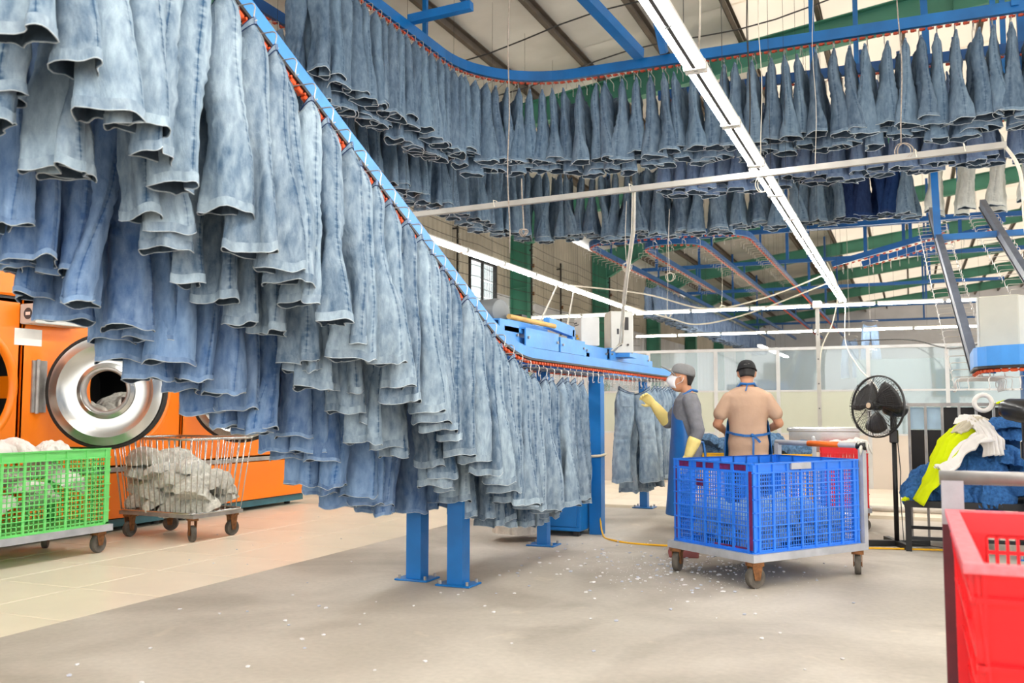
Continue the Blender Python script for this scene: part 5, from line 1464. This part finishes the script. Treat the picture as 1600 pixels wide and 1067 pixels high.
def rope(x, y, z0, z1, m, label, coil=None, r=.007, cat='rope'):
    r *= .6; coil = coil*.6 if coil else None
    t = thing('hanging_rope', (x, y, z0), label, cat)
    pts = [(.012*math.sin(z*5), .012*math.cos(z*4), z-z0) for z in np.linspace(z0, z1, 26)]
    MB().tube(pts, r, 5).build('cord', m, t, smooth=True)
    if coil:
        for k in range(2): MB().tube([(coil*math.cos(a)+.02*k, .02*math.sin(a*2), -coil*.9+coil*1.1*math.sin(a)) for a in np.linspace(0, 2*PI, 22, endpoint=False)], r, 5, closed=True).build('coil', m, t, smooth=True)
    return t
rope(-3.42, 7.9, 2.75, rz(-3.4)-.2, 'rope', 'frayed grey rope hanging beside the upper corner rail down to the strip lights', None, .010)
rope(-3.36, 8.1, 3.0, 3.5, 'rope', 'short knotted grey rope tied under the conduit', .05, .012)
rope(-1.25, 8.3, 3.6, rz(-1.2)-.2, 'cable_dark', 'dark cord with a loop hanging before the upper jeans', .09, .010)
rope(-1.12, 8.1, 3.28, rz(-1.1)-.2, 'cable', 'white cord ending in a round coil above the conduit', .10, .007)
rope(.0, 8.0, 3.42, rz(0)-.2, 'rope', 'yellowish cord with a tangled coil tied to the conduit', .10, .009)
rope(-1.2, 4.95, 3.5, rz(-1.2)-.2, 'cable_dark', 'thin dark wire holding the long light row near its front end', .08, .006)
rope(-3.35, 11.6, 3.18, 4.0, 'cable', 'thin white cord with a coil hanging nearest the cable bundle', .09, .006)
rope(-2.95, 12.3, 3.12, 4.0, 'cable', 'thin white cord with a coil hanging behind the cable bundle', .09, .006)
rope(-3.75, 20.5, 3.55, ZL, 'cable', 'thin white cord with a coil hanging under the inner far loop', .10, .008)
rope(-4.7, 19.4, 3.35, ZL+.27, 'cable', 'thin white cord with a coil hanging before the far jeans row', .10, .008)
rope(-.75, 9.0, 3.5, rz(-.7)-.2, 'cable', 'plain thin white cord hanging right of the long light row', None, .005)
sg = thing('wall_sign', (-3.85, PY-.05, 1.72), 'small white sign with a dark mark on the glass partition', 'sign')
MB().box((-.14, -.01, 0), (.14, 0, .28)).build('sign_plate', 'white_box', sg)
MB().box((-.06, -.012, .06), (-.03, -.0105, .22)).build('sign_mark', 'ink', sg); MB().box((-.03, -.012, .13), (.06, -.0105, .16)).build('sign_mark', 'ink', sg)
MB().box((-3.6, PY+.6, 1.2), (-3.2, PY+.62, 2.0))

# ------------------------------------------------------------------ pumice on the floor
def pebble(seed):
    bm = bmesh.new(); bmesh.ops.create_icosphere(bm, subdivisions=1, radius=1)
    r = np.random.default_rng(seed)
    for v in bm.verts: v.co = Vector(v.co)*(.8+.4*r.random()); v.co.z *= .55
    me = bpy.data.meshes.new('pumice_stone'); bm.to_mesh(me); bm.free(); me.materials.append(M['pumice' if seed % 3 else 'stone_grey']); return me
PB = [pebble(i) for i in range(6)]
pr = random.Random(5)
def pebbles(n, fx, label, group, rs=(.008, .016)):
    for k in range(n):
        x, y = fx(); s = pr.uniform(*rs)
        o = inst('pumice_stone', PB[pr.randrange(6)], None, (x, y, s*.42), (0, 0, pr.uniform(0, 6)), (s*1.25, s, s)); tag(o, label, 'stone', group)
pebbles(150, lambda: (pr.gauss(-1.75, .42), pr.gauss(7.55, .50)), 'small white pumice crumb scattered on the floor beside the blue cart', 'pumice crumbs beside the blue cart', (.007, .015))
pebbles(70, lambda: (pr.uniform(-3.1, -1.2), pr.uniform(6.7, 9.0)), 'small white pumice crumb strewn over the floor before the station', 'pumice crumbs before the station', (.007, .016))
pebbles(60, lambda: (pr.uniform(-4.4, -.1), pr.uniform(3.2, 6.9)), 'lone white pumice crumb on the open concrete floor', 'pumice crumbs on the open floor', (.007, .014))
pebbles(14, lambda: (pr.uniform(-7.3, -5.0), pr.uniform(6.0, 10.0)), 'tiny pale crumb on the beige floor tiles', 'crumbs on the tiles', (.006, .010))
dust = MB(); 
for k in range(420):
    x, y = pr.gauss(-1.7, .5), pr.gauss(7.6, .55); s = pr.uniform(.003, .006); a = pr.uniform(0, 6)
    dust.add([(x+s*math.cos(a), y+s*math.sin(a), 0.001), (x+s*math.cos(a+2), y+s*math.sin(a+2), .001), (x+s*math.cos(a+4), y+s*math.sin(a+4), .001), (x, y, s)], [(0,1,3),(1,2,3),(2,0,3)])
tag(dust.build('pumice_dust', 'pumice'), 'fine white pumice grit on the concrete around the cart wheels', 'grit', kind='stuff')
# ------------------------------------------------------------------ people
def remesh(mb, name, mats, parent, voxel=.009, smooth_it=6, subs=None):
    me = mb.mesh(name+'_raw', mats); o = bpy.data.objects.new(name+'_raw', me); COL.objects.link(o)
    r = o.modifiers.new('r', 'REMESH'); r.mode = 'VOXEL'; r.voxel_size = voxel; r.use_smooth_shade = True
    s = o.modifiers.new('s', 'SMOOTH'); s.factor = .5; s.iterations = smooth_it
    dg = bpy.context.evaluated_depsgraph_get(); out = bpy.data.meshes.new_from_object(o.evaluated_get(dg))
    bpy.data.objects.remove(o); bpy.data.meshes.remove(me)
    out.name = name; out.materials.clear()
    for m_ in (mats if isinstance(mats, (list, tuple)) else [mats]): out.materials.append(M[m_])
    out.polygons.foreach_set('use_smooth', [True]*len(out.polygons))
    if parent is None: return out
    q = bpy.data.objects.new(name, out); COL.objects.link(q); q.parent = parent
    return q
def limb(mb, pts, rad, n=14):
    # subdivide for smooth bends
    P_ = [Vector(p) for p in pts]; C = []; Rr = []
    for i in range(len(P_)-1):
        for t in np.linspace(0, 1, 6, endpoint=False): C.append(P_[i].lerp(P_[i+1], t)); Rr.append(rad[i]*(1-t)+rad[i+1]*t)
    C.append(P_[-1]); Rr.append(rad[-1])
    mb.tube(C, Rr, n)
    for p, r in zip(P_, rad): sphere(mb, p, (r, r, r))
def sphere(mb, c, r, n=14):
    V = []; 
    for i in range(n//2+1):
        ph = PI*i/(n//2)
        V.append([(c[0]+r[0]*math.sin(ph)*math.cos(2*PI*k/n), c[1]+r[1]*math.sin(ph)*math.sin(2*PI*k/n), c[2]+r[2]*math.cos(ph)) for k in range(n)])
    mb.grid(V, True)
def hand(mb, wrist, d, palm_n, curl, scale=1.0, thumb_side=1):
    """wrist point, d = direction of the hand, palm_n = palm normal"""
    d = Vector(d).normalized(); pn = Vector(palm_n); pn = (pn - d*pn.dot(d)).normalized(); s = d.cross(pn)*thumb_side
    w = Vector(wrist)
    mb.loft([(w, .030*scale, .022*scale), (w+d*.03*scale, .038*scale, .02*scale), (w+d*.07*scale, .044*scale, .017*scale), (w+d*.095*scale, .042*scale, .014*scale)], 14, s)
    lens = (.070, .082, .076, .060)
    for k in range(4):
        base = w + d*.085*scale + s*((1.5-k)*.021*scale)
        dirs = d.copy(); p = base; pts = [p]
        for seg in range(3):
            ang = curl*(seg+.6)
            dv = d*math.cos(ang) + pn*math.sin(ang)
            p = p + dv*(lens[k]*scale*(.45, .32, .23)[seg]); pts.append(p)
        limb(mb, pts, [.0105*scale, .010*scale, .009*scale, .0075*scale], 8)
    tb = w + d*.03*scale + s*.032*scale
    limb(mb, [tb, tb + (s*.7+d*.6+pn*.25).normalized()*.035*scale, tb + (s*.7+d*.6+pn*.25).normalized()*.035*scale + (d*.8+pn*.6+s*.1).normalized()*.032*scale], [.014*scale, .011*scale, .008*scale], 8)
def head_base(mb, c, fwd, up):
    """c = centre of the skull; head about .225 tall"""
    f = Vector(fwd).normalized(); u = Vector(up); u = (u - f*u.dot(f)).normalized(); s = u.cross(f)
    def q(a, b, h): return Vector(c) + f*a + s*b + u*h
    secs = []
    for h, fo, ra, rb in ((-.125, .045, .022, .026), (-.112, .040, .048, .044), (-.085, .028, .066, .056), (-.05, .012, .084, .066), (-.01, .004, .095, .073), (.03, -.002, .100, .077), (.065, -.006, .092, .072), (.09, -.008, .070, .056), (.105, -.01, .035, .030)):
        secs.append((q(fo, 0, h), ra, rb))
    mb.loft(secs, 22, f)
    # nose, brow, ears, chin
    mb.loft([(q(.092, 0, .012), .010, .008), (q(.108, 0, -.02), .014, .012), (q(.118, 0, -.038), .013, .015), (q(.10, 0, -.048), .008, .013)], 10, f)
    sphere(mb, q(.085, .03, .022), (.014, .014, .010)); sphere(mb, q(.085, -.03, .022), (.014, .014, .010))
    for sg in (-1, 1):
        sphere(mb, q(-.008, sg*.078, -.012), (.016, .014, .032)); sphere(mb, q(-.004, sg*.082, .004), (.018, .012, .018))
    return q

def cap_shape(c, fwd, up, scale=1.0, brim=True, crown_h=.10):
    f = Vector(fwd).normalized(); u = Vector(up); u = (u - f*u.dot(f)).normalized(); s = u.cross(f); mb = MB(); P = []
    for i in range(9):
        t = i/8; ph = t*PI/2; P.append([Vector(c) + u*(crown_h*math.sin(ph)) + (f*(.108*math.cos(a)) + s*(.086*math.sin(a)))*scale*(math.cos(ph)**.55 if i < 8 else 0.02) for a in np.linspace(0, 2*PI, 26, endpoint=False)])
    mb.grid(P, True)
    br = None
    if brim:
        br = MB(); G = []
        for i in range(6):
            t = i/5; row_ = []
            for j in range(11):
                a = (j/10-.5)*2*1.15; rr = .104 + .098*t*math.cos(a*1.1)
                row_.append(Vector(c) + f*(rr*math.cos(a*.92)*scale) + s*(.082*math.sin(a)*scale) + u*(.012-.048*(a/1.15)**2 + .016*t))
            G.append(row_)
        br.grid(G)
    return mb, br

def torso_secs(lean=0., wide=1.0):
    # (z, x forward offset, half depth, half width)
    return [(.86, 0, .105, .158), (.93, -.005, .11, .165), (1.00, 0, .105, .152), (1.08, .005, .105, .148), (1.18, .008, .112, .160), (1.28, .004, .115, .175), (1.36, -.004, .100, .178), (1.405, -.012, .075, .140), (1.44, -.015, .058, .075)]

# ---- worker reaching up to the jeans
W1 = thing('person', (-1.84, 8.28, 0), 'worker in grey cap, mask, blue apron and yellow gloves, reaching up to the jeans', 'person', rz=math.radians(192))
def build_w1():
    t = W1
    hc = Vector((.045, 0, 1.575)); fwd = (1, 0, .22); up = (-.22, 0, 1)
    sh_l, el_l, wr_l = Vector((-.03, .185, 1.37)), Vector((-.09, .225, 1.10)), Vector((-.01, .245, .90))
    sh_r, el_r, wr_r = Vector((.0, -.19, 1.38)), Vector((.18, -.23, 1.17)), Vector((.30, -.20, 1.33))
    b = MB()
    b.loft([((x, 0, z), d*.90, w*.90) for z, x, d, w in torso_secs()], 24, (1, 0, 0))
    b.loft([((-.015, 0, 1.40), .058, .062), ((.0, 0, 1.45), .052, .054), ((.02, 0, 1.50), .052, .054), ((.03, 0, 1.54), .056, .056)], 16, (1, 0, 0))
    head_base(b, hc, fwd, up)
    limb(b, [sh_l, el_l, wr_l], [.052, .042, .029]); limb(b, [sh_r, el_r, wr_r], [.052, .042, .029])
    limb(b, [wr_l, wr_l + (wr_l-el_l).normalized()*.07], [.027, .020]); limb(b, [wr_r, wr_r + (wr_r-el_r).normalized()*.07], [.027, .020])
    for sg in (-1, 1): limb(b, [(-.0, sg*.09, .90), (.02, sg*.095, .49), (-.01, sg*.10, .08)], [.085, .058, .042]); limb(b, [(-.03, sg*.10, .05), (.12, sg*.11, .035)], [.04, .032])
    remesh(b, 'body', 'skin', t, .0075, 4)
    s = MB()
    s.loft([((x, 0, z), d*1.08+.008, w*1.05+.008) for z, x, d, w in torso_secs()], 28, (1, 0, 0))
    limb(s, [sh_l, el_l+Vector((0, 0, .005)), el_l.lerp(wr_l, .22)], [.072, .060, .056]); limb(s, [sh_r, el_r, el_r.lerp(wr_r, .12)], [.070, .058, .052])
    for k in range(4):
        p = sh_l.lerp(el_l, .35+.2*k); s.tube([p + Vector((.055*math.cos(a), .055*math.sin(a), .012*math.sin(a*2+k))) for a in np.linspace(0, 2*PI, 12, endpoint=False)], .012, 6, closed=True)
    remesh(s, 'shirt', 'shirt_grey', t, .010, 3)
    p = MB()
    for sg in (-1, 1): limb(p, [(-.01, sg*.088, .93), (.02, sg*.098, .50), (-.015, sg*.10, .20)], [.108, .080, .070])
    p.loft([((0, 0, .84), .12, .17), ((0, 0, 1.0), .118, .162)], 24, (1, 0, 0))
    remesh(p, 'trousers', 'trousers', t, .011, 3)
    for sg in (-1, 1):
        bt_ = MB(); limb(bt_, [(-.015, sg*.10, .30), (-.015, sg*.10, .08)], [.062, .056]); limb(bt_, [(-.04, sg*.10, .055), (.14, sg*.112, .045)], [.054, .045]); bt_.box((-.085, sg*.105-.045, 0), (.175, sg*.108+.045, .03))
        remesh(bt_, 'boot', 'boot', t, .010, 4)
    # apron, wrapped round the front
    G = []
    for z, rx, ry, a0, xo in ((1.34, .118, .125, 1.05, .005), (1.25, .135, .165, 1.15, .005), (1.12, .142, .185, 1.45, .0), (1.0, .148, .19, 1.75, 0), (.88, .155, .20, 1.85, 0), (.74, .165, .205, 1.85, .0), (.58, .175, .21, 1.85, .005), (.42, .185, .215, 1.85, .01), (.36, .188, .218, 1.85, .012)):
        G.append([(xo + rx*math.cos(a)*(1+.02*math.sin(6*a+z*9)), ry*math.sin(a)*(1+.02*math.sin(5*a+z*7)), z) for a in np.linspace(-a0, a0, 40)])
    ap = MB().grid(G).build('apron', 'apron_blue', t, smooth=True)
    so = ap.modifiers.new('th', 'SOLIDIFY'); so.thickness = .005; sb = ap.modifiers.new('sb', 'SUBSURF'); sb.levels = sb.render_levels = 1
    st_ = MB()
    for sg in (-1, 1): st_.tube([(.07, sg*.105, 1.335), (.03, sg*.10, 1.42), (-.04, sg*.075, 1.465), (-.085, sg*.03, 1.455), (-.088, 0, 1.45)], .011, 6)
    st_.build('apron_strap', 'apron_blue', ap, smooth=True); st_ = MB()
    st_.tube([(-.03, -.195, 1.0), (-.115, -.10, 1.0), (-.135, 0, 1.0), (-.115, .10, 1.0), (-.03, .195, 1.0)], .009, 6); st_.tube([(-.135, .0, 1.0), (-.15, .02, .88), (-.148, .03, .74)], .008, 6); st_.tube([(-.135, .0, 1.0), (-.155, -.02, .9), (-.15, -.02, .80)], .008, 6)
    st_.build('apron_tie', 'apron_blue', ap, smooth=True)
    for nm, w_, e_, pn, cu, sd in (('l', wr_l, el_l, (.3, -1, 0), .35, 1), ('r', wr_r, el_r, (.2, 1, -.3), .7, -1)):
        g = MB(); d = (w_-e_)
        a0 = .42 if nm == 'l' else .12
        limb(g, [e_.lerp(w_, a0), e_.lerp(w_, .8), w_], [.060 if nm == 'l' else .062, .048, .040]); hand(g, w_, d + (Vector((.05, 0, 0)) if nm == 'r' else Vector((0, 0, 0))), pn, cu, 1.12, sd)
        remesh(g, 'glove', 'glove', t, .006, 4)
    f = Vector(fwd).normalized(); u = Vector(up).normalized(); sv = u.cross(f)
    def q(a, b_, h): return hc + f*a + sv*b_ + u*h
    mk = MB(); secs = MB()
    P = []
    for i in range(7):
        h = .0 - .105*i/6; dep = (.112, .128, .138, .140, .132, .112, .09)[i]; P.append([q(dep*math.cos(a)-.012, .076*math.sin(a)*(1-.18*(i/6)), h) for a in np.linspace(-1.12, 1.12, 15)])
    m_ = MB().grid(P).build('face_mask', 'mask', t, smooth=True); so = m_.modifiers.new('th', 'SOLIDIFY'); so.thickness = .003
    lp = MB()
    for sg in (-1, 1):
        lp.tube([q(.04, sg*.072, -.01), q(.0, sg*.086, .015), q(-.02, sg*.09, -.005), q(-.01, sg*.086, -.035), q(.03, sg*.066, -.07)], .0025, 5)
    lp.build('ear_loop', 'mask', m_, smooth=True)
    h = MB(); P = []
    for i in range(6):
        hh = .03 - .085*i/5; P.append([q(-.006+(.100-.016*i/5)*math.cos(a), (.079-.010*i/5)*math.sin(a), hh) for a in np.linspace(PI-1.25+.09*i, PI+1.25-.09*i, 15)])
    hr = h.grid(P).build('hair', 'hair', t, smooth=True); so = hr.modifiers.new('th', 'SOLIDIFY'); so.thickness = .004
    for sg in (-1, 1):
        ey = MB(); sphere(ey, q(.088, sg*.032, .004), (.009, .012, .007)); e_ = ey.build('eye', 'eye_white', t, smooth=True)
        ip = MB(); sphere(ip, q(.096, sg*.032, .004), (.004, .005, .005)); ip.build('iris', 'hair', e_, smooth=True)
        eb = MB(); eb.tube([q(.098, sg*.015, .026), q(.098, sg*.032, .031), q(.085, sg*.05, .026)], .004, 5); eb.build('eyebrow', 'hair', t, smooth=True)
    cp, brm = cap_shape(hc + u*.030 - f*.004, f, u, 1.02, True, .098)
    c_ = cp.build('cap', 'cap_grey', t, smooth=True); so = c_.modifiers.new('th', 'SOLIDIFY'); so.thickness = .004
    bb = brm.build('cap_brim', 'cap_grey', c_, smooth=True); so = bb.modifiers.new('th', 'SOLIDIFY'); so.thickness = .007
    bn = MB(); sphere(bn, hc + u*.128 - f*.004, (.008, .008, .005)); bn.build('cap_button', 'cap_grey', c_, smooth=True)
build_w1()

# ---- worker seen from behind
W2 = thing('person', (-1.42, 8.98, 0), 'worker seen from behind in beige T-shirt, black cap and tied blue apron', 'person', rz=math.radians(102))
def build_w2():
    t = W2; K = 1.045
    hc = Vector((.05, 0, 1.565*K)); fwd = (1, 0, -.28); up = (.28, 0, 1)
    def v(x, y, z): return Vector((x, y, z*K))
    sh = {1: v(-.02, .20, 1.345), -1: v(-.02, -.20, 1.345)}; el = {1: v(-.02, .285, 1.10), -1: v(-.01, -.285, 1.11)}; wr = {1: v(.19, .20, 1.03), -1: v(.20, -.18, 1.04)}
    b = MB()
    TS = [(z*K, x + max(0, (z-1.0))*.02, d, w*1.06) for z, x, d, w in torso_secs()]
    b.loft([((x, 0, z), d*.90, w*.88) for z, x, d, w in TS], 24, (1, 0, 0))
    b.loft([(v(-.015, 0, 1.40), .060, .064), (v(.0, 0, 1.46), .056, .060), (v(.02, 0, 1.50), .056, .060), (v(.04, 0, 1.54), .058, .06)], 16, (1, 0, 0))
    head_base(b, hc, fwd, up)
    for sg in (-1, 1):
        limb(b, [sh[sg]+Vector((0,-sg*.03,-.015)), el[sg], wr[sg]], [.046, .043, .031]); hand(b, wr[sg], wr[sg]-el[sg] + Vector((.1, 0, -.1)), (0, -sg, -.6), .5, .95, -sg)
        limb(b, [v(-.0, sg*.09, .90), v(.02, sg*.10, .49), v(-.01, sg*.10, .08)], [.088, .060, .043]); limb(b, [(-.03, sg*.10, .05), (.13, sg*.115, .035)], [.04, .032])
    remesh(b, 'body', 'skin', t, .0075, 4)
    s = MB()
    s.loft([((0, 0, .78*K), .130, .190)] + [((x, 0, z), d*1.10+.012, w*1.04+.010) for z, x, d, w in TS], 28, (1, 0, 0), 2.2)
    for sg in (-1, 1):
        m = sh[sg].lerp(el[sg], .62); limb(s, [sh[sg] + Vector((0, -sg*.025, -.008)), m], [.060, .070])
    for k in range(5):
        pass
    remesh(s, 't_shirt', 'shirt_beige', t, .010, 4)
    p = MB()
    for sg in (-1, 1): limb(p, [v(-.0, sg*.08, .86), v(.02, sg*.10, .50), v(-.015, sg*.10, .10)], [.094, .080, .070])
    p.loft([(v(0, 0, .80), .11, .165), (v(0, 0, .88), .10, .15)], 24, (1, 0, 0))
    remesh(p, 'trousers', 'trousers_dark', t, .011, 3)
    for sg in (-1, 1):
        bt_ = MB(); limb(bt_, [(-.04, sg*.10, .055), (.15, sg*.115, .045)], [.052, .045]); bt_.box((-.085, sg*.105-.045, 0), (.18, sg*.11+.045, .03)); remesh(bt_, 'shoe', 'rubber_dark', t, .010, 4)
    G = []
    for z, rx, ry, a0 in ((1.34, .125, .125, 1.0), (1.24, .148, .165, 1.1), (1.12, .152, .19, 1.35), (1.0, .155, .205, 1.72), (.88, .165, .215, 1.80), (.7, .178, .222, 1.80), (.52, .188, .226, 1.80), (.38, .195, .23, 1.80)):
        G.append([(rx*math.cos(a)*(1+.02*math.sin(6*a+z*9)), ry*math.sin(a)*(1+.02*math.sin(5*a+z*7)), z*K) for a in np.linspace(-a0, a0, 40)])
    ap = MB().grid(G).build('apron', 'apron_blue', t, smooth=True); so = ap.modifiers.new('th', 'SOLIDIFY'); so.thickness = .005
    st_ = MB(); zt_ = 1.005*K
    def strip(pts, w=.022):
        for a, b_ in zip(pts[:-1], pts[1:]): st_.bar(a, b_, w*.25, w, (0, 0, 1) if abs(b_[2]-a[2]) < abs(b_[1]-a[1]) else (0, 1, 0))
    strip([(-.04, -.20, zt_+.02), (-.125, -.13, zt_+.005), (-.146, -.02, zt_-.005), (-.146, .04, zt_-.004), (-.125, .13, zt_+.01), (-.04, .20, zt_+.03)])
    strip([(-.150, -.03, zt_), (-.158, -.04, zt_-.06), (-.158, -.035, zt_-.16), (-.155, -.04, zt_-.26)], .018)
    strip([(-.150, -.03, zt_), (-.160, -.075, zt_-.035), (-.158, -.10, zt_-.065)], .022)
    sphere(st_, (-.152, -.03, zt_), (.014, .018, .018))
    st_.build('apron_tie', 'apron_blue', ap); st_ = MB()
    st_.tube([v(.075, -.10, 1.36), v(.02, -.095, 1.43), v(-.045, -.06, 1.468), v(-.068, 0, 1.462), v(-.045, .06, 1.468), v(.02, .095, 1.43), v(.075, .10, 1.36)], .013, 6)
    st_.tube([v(-.07, .0, 1.462), v(-.098, .012, 1.43), v(-.108, .02, 1.40)], .006, 5)
    st_.build('apron_strap', 'apron_blue', ap, smooth=False)
    f = Vector(fwd).normalized(); u = Vector(up); u = (u - f*u.dot(f)).normalized(); sv = u.cross(f)
    def q(a, b_, h): return hc + f*a + sv*b_ + u*h
    P = []
    for i in range(6):
        hh = .03 - .085*i/5; P.append([q(-.006+(.099-.016*i/5)*math.cos(a), (.079-.010*i/5)*math.sin(a), hh) for a in np.linspace(PI-1.4+.07*i, PI+1.4-.07*i, 17)])
    hr = MB().grid(P).build('hair', 'hair', t, smooth=True); so = hr.modifiers.new('th', 'SOLIDIFY'); so.thickness = .005
    for sg in (-1, 1):
        ey = MB(); sphere(ey, q(.088, sg*.032, .004), (.009, .012, .007)); ey.build('eye', 'eye_white', t, smooth=True)
    cp, _ = cap_shape(hc + u*.018 - f*.006, f, u, 1.04, False, .102)
    c_ = cp.build('cap', 'cap_black', t, smooth=True); so = c_.modifiers.new('th', 'SOLIDIFY'); so.thickness = .005
    bd_ = MB(); bd_.tube([hc + u*.022 - f*.006 + f*(.112*math.cos(a)) + sv*(.090*math.sin(a)) for a in np.linspace(0, 2*PI, 30, endpoint=False)], .007, 6, closed=True); bd_.build('cap_band', 'cap_black', c_, smooth=True)
    mk = MB(); mk.tube([q(-.108, -.02, .062), q(-.112, .005, .052), q(-.108, .03, .054)], .0022, 5); mk.build('cap_mark', 'steel_dull', c_, smooth=True)
build_w2()
